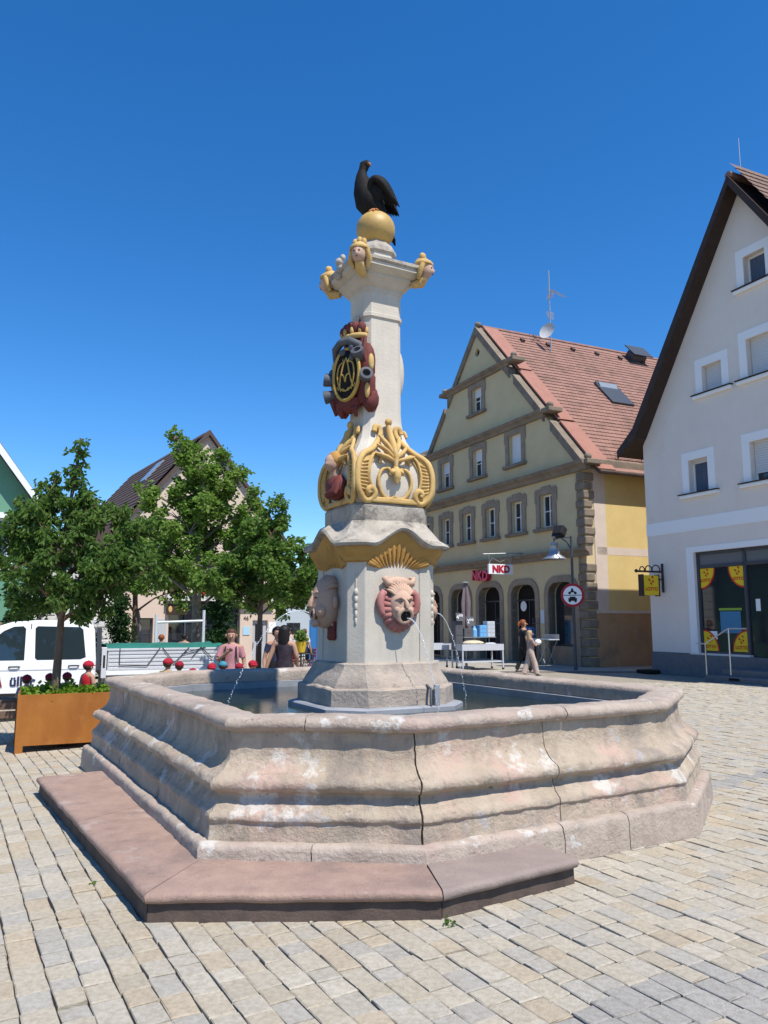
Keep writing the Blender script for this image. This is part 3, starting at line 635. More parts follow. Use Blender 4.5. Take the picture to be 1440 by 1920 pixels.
def tiles(parent, p0, ux, us, width, length, m, course=.32, name='tile_courses', col=.22, kind='stuff'):
    # real overlapping courses: p0 eaves start, ux along eaves, us up the slope; each course a lipped strip with scalloped lower edge
    ux, us = V(ux), V(us); nrm = ux.cross(us).normalized(); mb = MB(); nc = int(length / course); ncol = int(width / col)
    for i in range(nc):
        a0 = i * course; a1 = min(length, a0 + course + .06); off = (i % 2) * .5; top = []; low = []; und = []
        for j in range(ncol * 2 + 1):
            x = min(width, max(0, (j / 2 + off * 0) * col)); sc_ = .035 if (j + (i % 2)) % 2 == 0 else 0
            low.append(V(p0) + ux * x + us * (a0 - sc_) + nrm * .045); top.append(V(p0) + ux * x + us * a1 + nrm * .008); und.append(V(p0) + ux * x + us * (a0 - sc_) + nrm * .0)
        n = len(low); mb.add(und + low + top, [(j, j + 1, n + j + 1, n + j) for j in range(n - 1)] + [(n + j, n + j + 1, 2 * n + j + 1, 2 * n + j) for j in range(n - 1)])
    return mb.build(name, m, parent, kind=kind)
def window(par, x0, x1, z0, z1, y=.14, nx=2, nz=2, fr=.06, bar=.035, fm=None, gm=None, shutter=0, sm=None):
    fm = fm or m_white; mb = MB(); d = .06
    mb.box(x0, x0 + fr, y - d, y, z0, z1); mb.box(x1 - fr, x1, y - d, y, z0, z1); mb.box(x0 + fr, x1 - fr, y - d, y, z1 - fr, z1); mb.box(x0 + fr, x1 - fr, y - d, y, z0, z0 + fr)
    ix0, ix1, iz0, iz1 = x0 + fr, x1 - fr, z0 + fr, z1 - fr
    for i in range(1, nx): xx = ix0 + (ix1 - ix0) * i / nx; mb.box(xx - bar / 2 - .012, xx + bar / 2 + .012, y - d + .004, y - .004, iz0, iz1)
    for j in range(1, nz): zz = iz0 + (iz1 - iz0) * j / nz; mb.box(ix0, ix1, y - d + .01, y - .01, zz - bar / 2, zz + bar / 2)
    w_ = mb.build('window', fm, par)
    for i in range(nx):
        for j in range(nz):
            MB().box(ix0 + (ix1 - ix0) * i / nx, ix0 + (ix1 - ix0) * (i + 1) / nx, y - .022, y - .014, iz0 + (iz1 - iz0) * j / nz, iz0 + (iz1 - iz0) * (j + 1) / nz).build('pane', gm or m_glass, w_)
    if shutter:
        mb = MB(); h = (z1 - z0) * shutter; n = max(3, int(h / .07))
        for k in range(n): mb.box(x0 + .02, x1 - .02, y - d - .03, y - d - .005, z1 - h * (k + 1) / n + .008, z1 - h * k / n)
        mb.build('roller_shutter', sm or m_white, w_)
    return w_

# ---------------- gabled shop house of beige render (sandstone trim)
nk = empty('shop_house', (7.747, 29.322, 0), FA, 'beige gabled shop house with brown sandstone trim, red tile roof and NKD signs', 'house')
GW = -15.3; PK = -7.6; EA = 7.9; PZ = 16.05; sl_ = (PZ - EA) / (0 - PK)
wall = MB().prism([(GW + .05, -.1), (-.05, -.1), (-.05, EA - .1), (PK, PZ - .25), (GW + .05, EA - .1)], 0, .5, 'y')
wo_ = wall.build('front_wall', m_nkd, nk)
ct = MB(); WINS = []
for k in range(6):
    xc = -2.42 - 2.1 * k; WINS.append((xc - .42, xc + .42, 5.55, 6.92))
    ct.box(xc - .42, xc + .42, -.2, .28, 5.55, 6.92)
GWN = [(-5.02, -4.05, 8.62, 9.95), (-8.12, -7.2, 8.58, 9.9), (-11.25, -10.3, 8.52, 9.86), (-8.1, -7.18, 11.75, 12.95)]
for a in GWN: ct.box(a[0], a[1], -.2, .28, a[2], a[3])
ARC = [(-10.35, -8.65), (-7.75, -5.98), (-5.1, -3.33), (-2.45, -.75), (-13.2, -11.5)]
def archpoly(x0, x1, zt, r=.5, zb=-.2):
    pts = [(x0, zb), (x1, zb)]
    for k in range(7): a = k * pi / 12; pts.append((x1 - r + r * cos(a), zt - r + r * sin(a)))
    for k in range(7): a = pi / 2 + k * pi / 12; pts.append((x0 + r + r * cos(a), zt - r + r * sin(a)))
    return pts
for a, b in ARC: ct.prism(archpoly(a, b, 3.25), -.2, .42, 'y')
ct.lathe([(.2, -.3), (.2, .2)], 16, (-7.55, .0, 14.72), (0, 1, 0))
cut(wo_, ct)
MB().lathe([(.21, .15), (.21, .19)], 16, (-7.55, 0, 14.72), (0, 1, 0)).build('oval_vent', m_dark, nk)
for k, (a, b, c, d) in enumerate(WINS + GWN):
    w_ = window(nk, a, b, c, d, .24, 2, 2, .07, .04, shutter=[0, 0, 0, 0, 0, 0, .97, .42, .45, .36][k])
    mb = MB(); e = .26; t = .05; hh = d - c       # eared sandstone surround
    for q in ((a - e, a, c - .02, d), (b, b + e, c - .02, d)): mb.box(q[0], q[1], -t, .02, q[2], q[3])
    mb.box(a - e, b + e, -t, .02, d, d + .26); mb.box(a + .12, b - .12, -t - .002, .02, d + .26, d + .34); mb.box(a - e - .07, a - e, -t + .003, .02, d - .32, d + .2); mb.box(b + e, b + e + .07, -t + .003, .02, d - .32, d + .2)
    mb.build('surround', m_sand, w_)
    MB().box(a - e - .1, b + e + .1, -.17, .2, c - .17, c - .022).build('sill', m_sandd, w_, bevel=.02)
for k, (a, b) in enumerate(ARC):
    mb = MB(); po = archpoly(a - .26, b + .26, 3.51, .74, 0); pi_ = archpoly(a, b, 3.25, .5, 0); n = len(po)
    vs_ = [(p[0], -.05, p[1]) for p in po] + [(p[0], -.05, p[1]) for p in pi_] + [(p[0], .02, p[1]) for p in po] + [(p[0], .3, p[1]) for p in pi_]
    fs_ = []
    for i in range(1, n):
        j = (i + 1) % n
        fs_ += [(i, j, n + j, n + i), (i, 2 * n + i, 2 * n + j, j), (n + i, n + j, 3 * n + j, 3 * n + i)]
    mb.add(vs_, fs_).build('arch_surround', m_sand, nk)
    g = MB(); g.add([(p[0], .36, p[1]) for p in pi_], [tuple(range(n))]); gl = g.build('shop_window' if k in (0, 3) else 'doorway', m_glass if k in (0, 3) else m_dark, nk)
    if k in (0, 3): MB().box(a, b, .1, .34, 0, .72).build('window_socle', m_sand, gl); MB().box(a, b, .3, .35, .72, .8).build('bottom_rail', m_grey, gl)
    else:
        mb = MB(); mb.box((a + b) / 2 - .02, (a + b) / 2 + .02, .3, .34, .0, 2.6); mb.box(a, b, .3, .34, 2.58, 2.64); mb.build('door_frame', m_grey, gl)
# cornices
def cornice(x0, x1, z, h, d, nm='cornice', m=None):
    mb = MB().prism([(-.02, z), (-.02 - d * .35, z), (-.02 - d * .5, z + h * .4), (-.02 - d * .9, z + h * .65), (-.02 - d, z + h), (.02, z + h + .03), (.02, z)], x0, x1, 'x'); mb.f = [tuple(reversed(f)) for f in mb.f]
    return mb.build(nm, m or m_sandd, nk)
cornice(GW - .3, .32, 4.18, .32, .3); cornice(GW - .3, .35, 7.5, .36, .36); cornice(-12.95, -2.25, 10.2, .3, .3); cornice(-10.45, -4.75, 13.22, .26, .28)
for x, z in ((.25, 7.86), (GW - .1, 7.86), (-2.0, 10.5), (-13.2, 10.5), (-4.5, 13.48), (-10.7, 13.48)):
    s_ = 1 if x > PK else -1
    mb = MB().box(x - .3, x + .3, -.26, .45, z - .18, z + .02); mb.build('kneeler', m_sandd, nk, bevel=.03)
    MB().ell((x + .05 * s_, -.02, z + .14), (.15, .15, .14), 12, 8).build('stone_ball', m_sandd, nk, smooth=True)
MB().ell((PK, .1, PZ + .12), (.17, .17, .15), 12, 8).build('stone_ball', m_sandd, nk, smooth=True)
for s_ in (-1, 1):                                             # raking coping in three runs
    for x0, x1 in ((7.55, 5.7), (5.25, 3.15), (2.8, 0)):
        X = lambda t: PK + s_ * t; Zr = lambda t: PZ - t * sl_
        mb = MB(); P = [(X(x0), Zr(x0) - .42), (X(x0), Zr(x0) + .02), (X(x1), Zr(x1) + .02), (X(x1), Zr(x1) - .42)]
        mb.prism(P if s_ < 0 else P[::-1], -.1, .3, 'y'); mb.f = [tuple(reversed(f)) for f in mb.f] if s_ < 0 else mb.f
        mb.build('raking_coping', m_sandd, nk)
# quoins on the right corner
for k in range(22):
    z = .02 + k * .355
    if 4.05 < z + .17 < 4.5 or z > 7.3: continue
    wq = .5 if k % 2 else .42
    mb = MB().box(-wq, .05, -.07, .35 + (.1 if k % 2 == 0 else 0), z, z + .315); mb.build('quoin', m_sandd, nk, bevel=.05, seg=2)
# right side wall: yellow panels, pale strips, tan socle
sw = MB().box(-.02, 0, .5, 16, 2.0, 7.6).build('side_wall', m_yel, nk)
MB().box(-.5, -.021, .0, 16, -.1, 7.6).build('side_core', m_nkd, nk)
m_strip = mat('pale_strip', (.6, .5, .42), .9, (.55, .45, .37), 2)
MB().box(-.018, .004, .5, 16, 4.25, 4.55).build('side_band', m_strip, nk); MB().box(-.018, .004, .42, 1.0, 1.2, 7.6).build('side_band', m_strip, nk); MB().box(-.018, .05, .5, 16, 2.0, 2.12).build('side_ledge', m_strip, nk)
MB().box(-.018, .012, .36, 16, -.1, 2.0).build('socle', m_tan, nk)
MB().box(-.1, .35, .3, 16.2, 7.6, 7.95).build('eaves_cornice', m_sandd, nk, bevel=.05)
# roof
us = V((-1, 0, sl_)).normalized(); LR = sqrt(PK * PK + (PZ - EA) ** 2) + .4
MB().prism([(PK, PZ - .12), (.45, EA - .55 + .02), (.45, EA - .4), (PK, PZ + .0)][::-1], .3, 16.4, 'y').build('roof_deck', m_darktile, nk)
MB().prism([(PK, PZ - .12), (PK, PZ), (GW - .45, EA - .4), (GW - .45, EA - .53)][::-1], .3, 16.4, 'y').build('roof_deck', m_darktile, nk)
e0 = V((.5, 1.05, EA - .44))
tiles(nk, e0, (0, 1, 0), us, 15.3, LR + .15, m_tile, .29, col=.2)
for t0, t1 in ((0, 3.3), (3.45, 7.5), (7.65, LR + .1)):
    a, b = e0 + us * t0, e0 + us * t1; mb = MB(); nrm = V((0, 1, 0)).cross(us)
    vsq = [a + V((0, -.78, 0)), a + V((0, .06, 0)), b + V((0, .06, 0)), b + V((0, -.78, 0))]; mb.add([p + nrm * .02 for p in vsq] + [p + nrm * .085 for p in vsq], [(3, 2, 1, 0), (4, 5, 6, 7), (0, 1, 5, 4), (1, 2, 6, 5), (2, 3, 7, 6), (3, 0, 4, 7)]); mb.build('verge_sheet', m_verge, nk)
MB().tube([(PK, .3, PZ + .02), (PK, 16.4, PZ + .02)], .13, 8).build('ridge_tiles', m_tile, nk)
def onroof(t, y, n=0): nrm = V((0, 1, 0)).cross(us); return e0 + us * t + V((0, y - 1.05, 0)) + nrm * n
nrmR = V((0, 1, 0)).cross(us)
def roofbox(nm, t, y, w_, l_, h, m, n0=.03, par=None, tilt=0):
    c = onroof(t, y, n0); ax = us.copy()
    if tilt: ax = (us * cos(tilt) + nrmR * -sin(tilt)).normalized()
    nn = V((0, 1, 0)).cross(ax); vs_ = []
    for k in (0, h):
        for a, b in ((0, -w_ / 2), (0, w_ / 2), (-l_, w_ / 2), (-l_, -w_ / 2)): vs_.append(c + ax * a + V((0, b, 0)) + nn * k)
    return MB().add(vs_, [(0, 1, 2, 3), (7, 6, 5, 4), (0, 4, 5, 1), (1, 5, 6, 2), (2, 6, 7, 3), (3, 7, 4, 0)]).build(nm, m, par or nk)
for t, y in ((7.4, 5.2), (6.9, 10.2)):
    sk = roofbox('skylight', t, y, 1.3, 1.75, .1, m_grey); roofbox('skylight_sash', t + .02, y, 1.25, 1.6, .07, m_grey, .12, sk, R(-17)); roofbox('pane', t - .1, y, 1.05, 1.35, .02, mat('sky_glass', (.25, .28, .3), .08, spec=.8), .2, sk, R(-17))
for y in [2.2 + 1.55 * k for k in range(9)]: roofbox('vent_tile', LR - .55, y, .2, .22, .12, m_darktile)
roofbox('chimney', LR - .1, 9.6, .9, .6, .35, m_grey); roofbox('chimney_cap', LR + .12, 9.6, 1.3, 1.0, .05, m_grey, .5)
c = onroof(LR - .9, 12.3); MB().lathe([(.09, 0), (.09, .5), (.13, .5), (.13, .62), (.05, .66)], 10, c).build('vent_pipe', m_zinc, nk)
mb = MB()                                                     # snow guard along the eaves
for k in range(3): mb.tube([onroof(.75 + k * .12, 1.6, .1 + .05 * k), onroof(.75 + k * .12, 15.5, .1 + .05 * k)], .016, 5)
for k in range(12): mb.tube([onroof(.6, 1.7 + k * 1.22, .02), onroof(1.0, 1.7 + k * 1.22, .26)], .018, 5)
mb.build('snow_guard', m_darktile, nk)
MB().tube([(.55, .3, EA - .5), (.55, 16.2, EA - .5)], .09, 8).build('gutter', m_darktile, nk)
# antenna mast with dish
c = onroof(LR - 1.35, 3.6); an = empty('antenna_mast', nk.matrix_basis @ c, FA, 'tall rooftop antenna mast with grey satellite dish above red tiles', 'antenna')
mb = MB().tube([(0, 0, -.1), (0, 0, 4.3)], .035, 6).build('mast', m_zinc, an)
for z, L, r_ in ((3.3, 1.7, R(115)), (2.15, 1.4, R(140)), (2.75, .9, R(-30))):
    mb = MB(); d = V((cos(r_), sin(r_), .1)); q = V((-sin(r_), cos(r_), 0)); mb.tube([V((0, 0, z)) - d * .25, V((0, 0, z)) + d * L], .014, 5)
    for j in range(12): p = V((0, 0, z)) + d * (.15 + (L - .15) * j / 11); mb.tube([p - q * .2 * (1 - j * .03) - V((0, 0, .05)), p + q * .2 * (1 - j * .03) + V((0, 0, .05))], .008, 4)
    mb.build('aerial', m_zinc, an)
mb = MB().lathe([(.02, 0), (.2, .02), (.36, .07), (.42, .12), (.425, .125), (.36, .09), (.02, .03)], 20, (.12, -.22, 1.0), (.35, -.9, .25)); mb.build('dish', mat('dish_grey', (.5, .5, .48), .5), an, smooth=True)
# signs on the shop
text('NKD', .62, m_nred, nk, Matrix.Translation((-7.35, -.14, 3.6)) @ Matrix.Rotation(R(4), 4, 'Y'), 'sign_letters', .1, 0, 1.05, bold=.03); text('NKD', .62, mat('sign_red_painted_lit', (.75, .1, .15), .4), nk, Matrix.Translation((-7.35, -.245, 3.6)) @ Matrix.Rotation(R(4), 4, 'Y'), 'letter_faces', .003, 0, 1.05, bold=.018)  # paler red on the letter fronts paints their lit look against the sides
hs = empty('hanging_sign', nk.matrix_basis @ V((-4.2, 0, 0)), FA, 'white hanging sign reading NKD on an iron bracket above the arches', 'sign')
MB().box(-.05, .05, -1.75, -.55, 3.68, 4.1).build('sign_board', m_sw, hs)
text('NKD', .4, m_nred, hs, Matrix.Translation((.06, -1.15, 3.76)) @ Matrix.Rotation(R(90), 4, 'Z'), 'lettering', .008, bold=.02)
mb = MB().tube([(0, 0, 4.62), (0, -2.0, 4.5)], .03, 6); mb.tube([(0, -.6, 4.1), (0, -.75, 4.35), (0, -1.15, 4.2), (0, -1.55, 4.36), (0, -1.7, 4.1)], .014, 5); mb.tube([(0, -.6, 4.58), (0, -.6, 4.1)], .012, 5); mb.tube([(0, -1.7, 4.52), (0, -1.7, 4.1)], .012, 5); mb.build('bracket', m_zinc, hs)
MB().box(-3.02, -2.66, -.012, .0, 1.62, 2.15).build('notice', mat('notice_paper', (.6, .65, .7), .6), nk)
# ---------------- white gabled house on the right
wh = empty('white_house', (9.051, 26.293, 0), FA, 'white gabled house with dark brown verge and yellow LOTTO shop window', 'house')
WP, WPZ, WE = 4.6, 15.05, 7.75; ws = (WPZ - WE) / WP
f = MB().prism([(0, 0), (9.2, 0), (9.2, WE), (WP, WPZ), (0, WE)], 0, .45, 'y').build('front_wall', m_wwall, wh)
ct = MB(); WW = [(1.98, 2.75, 5.78, 6.86, 0), (4.33, 5.6, 5.78, 6.98, 1), (2.74, 3.5, 8.92, 9.8, 2), (4.45, 5.7, 8.92, 10.12, 2), (4.55, 5.3, 11.76, 12.7, 3), (6.5, 7.3, 5.78, 6.86, 0), (6.0, 6.75, 8.92, 9.8, 2)]
for a in WW: ct.box(a[0], a[1], -.2, .3, a[2], a[3])
ct.prism([(1.97, .72), (3.85, .72), (3.85, .35), (6.0, .35), (6.0, .72), (6.6, .72), (6.6, 3.88), (1.97, 3.88)], -.2, .36, 'y')
cut(f, ct)
for a, b, c, d, k in WW:
    w_ = window(wh, a, b, c, d, .26, 1 if b - a < 1 else 2, 1, .05, .04, gm=[m_curtain, m_glass, m_glass, m_curtain][k], shutter=[.12, .8, .98, 0][k], sm=m_blind)
    mb = MB()
    for q in ((a - .27, a - .002, c - .02, d), (b + .002, b + .27, c - .02, d), (a - .27, b + .27, d + .002, d + .27)): mb.box(q[0], q[1], -.025, .01, q[2], q[3])
    mb.build('surround', m_wband, w_)
    MB().box(a - .38, b + .38, -.12, .02, c - .15, c - .03).build('sill', m_wband, w_, bevel=.03); MB().box(a - .4, b + .4, -.16, .22, c - .028, c - .004).build('sill_cover', m_brown, w_)
MB().box(-.012, 9.2, -.014, .0, 4.58, 5.0).build('band', m_wband, wh); MB().box(-.015, 1.6, -.05, .1, -.05, .7).build('socle', m_socle, wh)
MB().box(1.6, 9.2, -.06, .1, -.05, .66).build('socle', m_socle, wh)
mb = MB(); mb.box(1.68, 1.97, -.02, .0, .7, 4.06); mb.box(1.97, 6.9, -.02, .0, 3.88, 4.06); mb.build('shop_surround', m_wband, wh)
sh = MB()
for x in (1.97, 3.72, 5.2, 6.5): sh.box(x, x + .1, .1, .2, .7, 3.88)
sh.box(2.07, 6.5, .1, .2, 3.78, 3.88); sh.box(2.07, 6.5, .1, .2, 3.36, 3.46); sh.box(2.07, 3.72, .1, .2, .7, .78)
sh = sh.build('shop_front', m_grey, wh)
MB().box(2.07, 3.72, .145, .155, .78, 3.36).build('shop_pane', m_glass, sh); MB().box(2.07, 6.5, .145, .155, 3.46, 3.78).build('fanlight', mat('fanlight_grey', (.14, .15, .16), .2, spec=.6), sh)
MB().box(3.82, 5.2, .16, .2, .36, 3.36).build('shop_door', m_glass, sh); MB().box(4.05, 4.2, .15, .158, 2.0, 2.35).build('door_notice', m_sw, sh)
def lotto_mark(par, M, s, z):          # four-leaf mark and word
    mb = MB()
    for a, b in ((.06, .14), (-.08, .05), (.07, 0), (-.01, -.07 + .0)):
        mb.ell((a * s, 0, (b + .0) * s + .1 * s), (.055 * s, .006, .035 * s), 10, 6, None, Matrix.Rotation(R(40), 3, 'Y'))
    mb.map(lambda p: M @ p).build('leaf_mark', m_lr, par)
    text('LOTTO', .16 * s, m_lr, par, M @ Matrix.Translation((0, -.0, -.2 * s)), 'lettering', .003, bold=.004 * s)
for cx_, cz, q in ((2.08, 3.35, 0), (3.71, 3.35, 1), (3.71, .8, 2), (2.08, .8, 3)):
    sx_ = 1 if q in (0, 3) else -1; sz_ = -1 if q < 2 else 1
    arc_ = [(cx_ + sx_ * .52 * cos(t), cz + sz_ * .6 * sin(t)) for t in [k * pi / 20 for k in range(11)]]
    big = [(cx_ + sx_ * .57 * cos(t), cz + sz_ * .65 * sin(t)) for t in [k * pi / 20 for k in range(11)]]
    mb = MB(); mb.add([(p[0], .138, p[1]) for p in big] + [(cx_, .138, cz)], [tuple(range(12))]); s0 = mb.build('sticker', m_lr, wh)
    mb = MB(); mb.add([(p[0], .134, p[1]) for p in arc_] + [(cx_, .134, cz)], [tuple(range(12))]); mb.build('sticker_face', m_ly, s0)
    lotto_mark(s0, Matrix.Translation((cx_ + sx_ * .23, .128, cz + sz_ * .25)), .85, 0)
# goods seen behind the pane are left dark; poster strip
for x0, x1, z0, z1, mm in ((2.75, 3.5, 1.35, 2.0, mat('poster_blue', (.05, .2, .35), .4)), (2.72, 3.55, 2.03, 2.1, mat('poster_green', (.25, .4, .05), .4)), (2.1, 2.6, 1.15, 1.4, m_sw)):
    MB().box(x0, x1, .139, .143, z0, z1).build('poster', mm, sh)
# steps and rail
for k, (x0, x1, y0, z) in enumerate(((3.35, 6.8, -1.3, .17), (3.65, 6.6, -.95, .34))): MB().box(x0, x1, y0, -.06, -.05, z).build('door_step', m_socle, wh, bevel=.02)
ra = empty('handrail', wh.matrix_basis @ V((3.4, -.8, 0)), FA, 'bent stainless steel handrail beside the shop door steps', 'handrail')
MB().tube([(-.1, -.35, .1), (-.1, -.35, 1.05), (.75, -.35, 1.5), (1.35, -.35, 1.5)], .025, 8).build('rail', m_steel, ra, smooth=True); MB().tube([(.75, -.35, .2), (.75, -.35, 1.5)], .022, 8).build('post', m_steel, ra, smooth=True); MB().tube([(-.45, -.35, 1.05), (-.1, -.35, 1.05)], .02, 8).build('grip', m_steel, ra)
MB().box(4.2, 4.55, -1.31, -1.25, .06, .13).build('air_grate', m_dark, wh)
# side wall, roof
MB().box(0, .4, .45, 13, -.05, WE).build('side_wall', m_wwall, wh); MB().box(8.8, 9.2, .45, 13, -.05, WE).build('side_wall', m_wwall, wh)
ov = .48
for s_ in (-1, 1):
    X = lambda t: WP + s_ * t
    P = [(X(0), WPZ + .12), (X(WP - .1), WE + .5), (X(WP + .66), WE - .1), (X(WP + .66), WE - .3), (X(WP - .15), WE + .2), (X(0), WPZ - .1)]
    mb = MB().prism(P if s_ < 0 else P[::-1], -ov, 13.3, 'y'); mb.f = [tuple(reversed(q)) for q in mb.f]; mb.build('roof_slab', m_brown, wh)
    P = [(X(0), WPZ + .2), (X(WP - .08), WE + .57), (X(WP + .72), WE - .06), (X(WP + .72), WE - .34), (X(WP - .15), WE + .2), (X(0), WPZ - .12)]
    mb = MB().prism(P if s_ < 0 else P[::-1], -ov - .05, -ov + .0, 'y'); mb.f = [tuple(reversed(q)) for q in mb.f]; mb.build('verge_board', m_brown, wh)
u2 = V((-1, 0, (WPZ - WE + .2) / (WP + .3))).normalized()
tiles(wh, (9.85, -ov + .08, WE - .1), (0, 1, 0), u2, 13.6, 9.6, mat('brown_tile', (.2, .13, .1), .85, (.14, .09, .07), 3), .33)
MB().tube([(WP, -ov, WPZ + .22), (WP, 13.3, WPZ + .22)], .12, 8).build('ridge_tiles', m_tile, wh)
MB().tube([(WP, .1, WPZ + .2), (WP, .1, WPZ + 1.6)], .012, 5).build('lightning_rod', m_zinc, wh)
MB().box(-.35, .35, -.45, .3, -.02, .1).build('kerb_block', m_dark, wh, bevel=.03)
# LOTTO sign on iron bracket
ls = empty('lotto_sign', wh.matrix_basis @ V((.65, -.02, 0)), FA, 'yellow LOTTO box sign hanging from scrolled black iron bracket', 'sign')
mb = MB().box(-.03, .03, -.05, .0, 2.65, 3.6); mb.box(-.03, .03, -1.15, -.02, 3.3, 3.36); mb.box(-.03, .03, .0 - .2, -.02, 3.05, 3.1)
for c, r_ in ((-.3, .17), (-.62, .14), (-.9, .1)): mb.tube([(0, c + r_ * cos(t), 3.37 + r_ * .95 * sin(t) + .02) for t in [k * pi / 8 - .3 for k in range(11)]], .02, 6)
mb.ell((0, -1.15, 3.34), .06, 8, 6); mb.build('bracket', m_brown, ls)
MB().box(-.1, .1, -.95, -.3, 2.55, 3.2).build('sign_box', m_ly, ls, bevel=.015)
MB().box(-.11, .11, -.985, -.95, 2.52, 3.23).build('sign_edge', m_brown, ls); MB().box(-.11, .11, -.3, -.265, 2.52, 3.23).build('sign_edge', m_brown, ls)
for sd in (-1, 1): lotto_mark(ls, Matrix.Translation((sd * .106, -.625, 2.9)) @ Matrix.Rotation(R(90) * sd, 4, 'Z'), 1.0, 0)
# ---------------- neighbour with grey tiles beyond the shop house
nb = empty('grey_roofed_house', nk.matrix_basis @ V((-15.6, 0, 0)), FA, 'house with grey tiled roof beyond the beige gable, white satellite dish on it', 'house')
MB().box(-11, 0, .6, 12, 0, 8.4).build('wall', m_nkd, nb)
for s_ in (0, 1):
    P = [(.3, 8.2), (6.3, 13.9), (6.3, 13.7), (.3, 8.0)] if not s_ else [(12.3, 8.2), (6.3, 13.9), (6.3, 13.7), (12.3, 8.0)]
    mb = MB().prism(P, -11.2, .15, 'x'); mb.build('roof', m_greytile, nb)
tiles(nb, (-11.2, .25, 8.22), (1, 0, 0), V((0, 6, 5.7)).normalized(), 11.3, 8.2, m_greytile, .35, col=.3)
MB().lathe([(.02, 0), (.3, .05), (.5, .15), (.3, .08), (.02, .03)], 20, (-1.2, .9, 9.75), (-.6, -.8, .3)).build('dish', m_sw, nb, smooth=True); MB().tube([(-1.2, 1.0, 9.7), (-1.2, 1.4, 9.2)], .04, 6).build('dish_arm', m_dark, nb)
# ---------------- left side houses
PA = atan2(.543, .84)
pg = -.55
ph = empty('pink_house', (-11.75, 34.5, pg), PA, 'cream pink gabled house with dark brown roof and glazed cafe front', 'house')
pw = MB().prism([(0, 0), (7.6, 0), (7.6, 6.6), (3.8, 11.2), (0, 6.6)], 0, .4, 'y').build('front_wall', m_pink, ph)
ct = MB(); ct.box(2.2, 5.7, -.2, .35, .1, 3.2); ct.box(6.35, 7.15, -.2, .3, .05, 2.3); ct.box(.6, 1.5, -.2, .3, 1.0, 2.4)
for x in (1.2, 3.3, 5.4): ct.box(x, x + .95, -.2, .3, 4.6, 6.1)
ct.box(3.3, 4.2, -.2, .3, 7.6, 8.9); cut(pw, ct)
for x in (1.2, 3.3, 5.4): window(ph, x, x + .95, 4.6, 6.1, .25)
window(ph, 3.3, 4.2, 7.6, 8.9, .25); window(ph, .6, 1.5, 1.0, 2.4, .25, 1, 2, fm=m_grey)
cf = MB()
for x in (2.2, 3.0, 4.0, 5.0, 5.62): cf.box(x, x + .08, .18, .26, .1, 3.2)
cf.box(2.2, 5.7, .18, .26, 2.6, 2.68); cf = cf.build('cafe_front', m_grey, ph); MB().box(2.2, 5.7, .28, .3, .1, 3.2).build('pane', m_glass, cf)
MB().box(2.0, 7.4, -.35, .0, 3.2, 3.5).build('canopy', mat('canopy_white', (.6, .58, .55), .7), ph); MB().box(2.05, 3.0, -.2, -.12, 2.55, 3.05).build('sign_board', m_brown, ph)
mb = MB()
for x in (2.2, 2.8): mb.ell((x, -.21, 2.8), (.09, .02, .15), 8, 6)
mb.build('sign_ornament', m_ochre, ph)
for x in (3.9, 6.7):
    p_ = MB().box(x - .3, x + .3, -.4, -.3, 3.5, 3.95).build('red_sign', m_lr, ph); MB().prism([(x - .02, 3.52), (x + .1, 3.52), (x + .04, 3.9), (x - .06, 3.9)], -.41, -.402, 'y').build('sign_stroke', m_sw, p_)
dr = MB().box(6.35, 7.15, .15, .22, .05, 2.3).build('door', mat('door_grey', (.42, .43, .45), .5), ph); MB().box(6.55, 6.95, .13, .148, 1.3, 2.1).build('door_pane', m_glass, dr); MB().tube([(6.45, .1, .95), (6.45, .1, 1.25)], .02, 6).build('handle', m_steel, dr)
text('46', .28, m_brown, ph, Matrix.Translation((6.0, -.01, 2.3)), 'house_number', .008)
MB().box(5.85, 6.2, -.03, 0, 1.6, 2.0).build('plaque', mat('plaque_blue', (.35, .55, .7), .5), ph); MB().box(7.2, 7.58, -.03, 0, 1.7, 2.2).build('plaque', m_sw, ph)
MB().box(1.65, 2.1, -.02, 0, .95, 2.35).build('menu_board', mat('menu_grey', (.4, .42, .44), .6), ph); MB().box(.55, 1.45, -.05, 0, .2, .95).build('red_banner', mat('banner_red', (.42, .06, .04), .6), ph)
mb = MB()
for k, ws_ in enumerate(((.07, .05, .06, .08, .05, .06), (.06, .08, .05, .07, .06, .05, .07), (.07, .06, .08, .05, .09, .06))):
    x = .66
    for w_ in ws_: mb.box(x, x + w_, -.054, -.05, .78 - k * .2, .87 - k * .2); x += w_ + .03
mb.build('banner_print', m_sw, ph)
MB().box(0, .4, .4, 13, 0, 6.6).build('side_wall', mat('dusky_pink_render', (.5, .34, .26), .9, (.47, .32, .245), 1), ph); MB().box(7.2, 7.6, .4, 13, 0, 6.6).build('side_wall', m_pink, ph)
MB().box(-.02, -.0, 1.5, 4.6, 1.2, 2.7).build('shop_window', m_glass, ph)
for s_ in (-1, 1):
    X = lambda t: 3.8 + s_ * t
    P = [(X(0), 11.45), (X(4.3), 6.2), (X(4.3), 6.0), (X(0), 11.2)]
    mb = MB().prism(P if s_ < 0 else P[::-1], -.25, 13, 'y'); mb.f = [tuple(reversed(q)) for q in mb.f]; mb.build('roof', m_darktile, ph)
tiles(ph, (-.55, 12.9, 6.25), (0, -1, 0), V((4.3, 0, 5.25)).normalized(), 13.1, 6.7, m_darktile, .36)
u3 = V((4.3, 0, 5.25)).normalized(); n3 = V((0, -1, 0)).cross(u3)
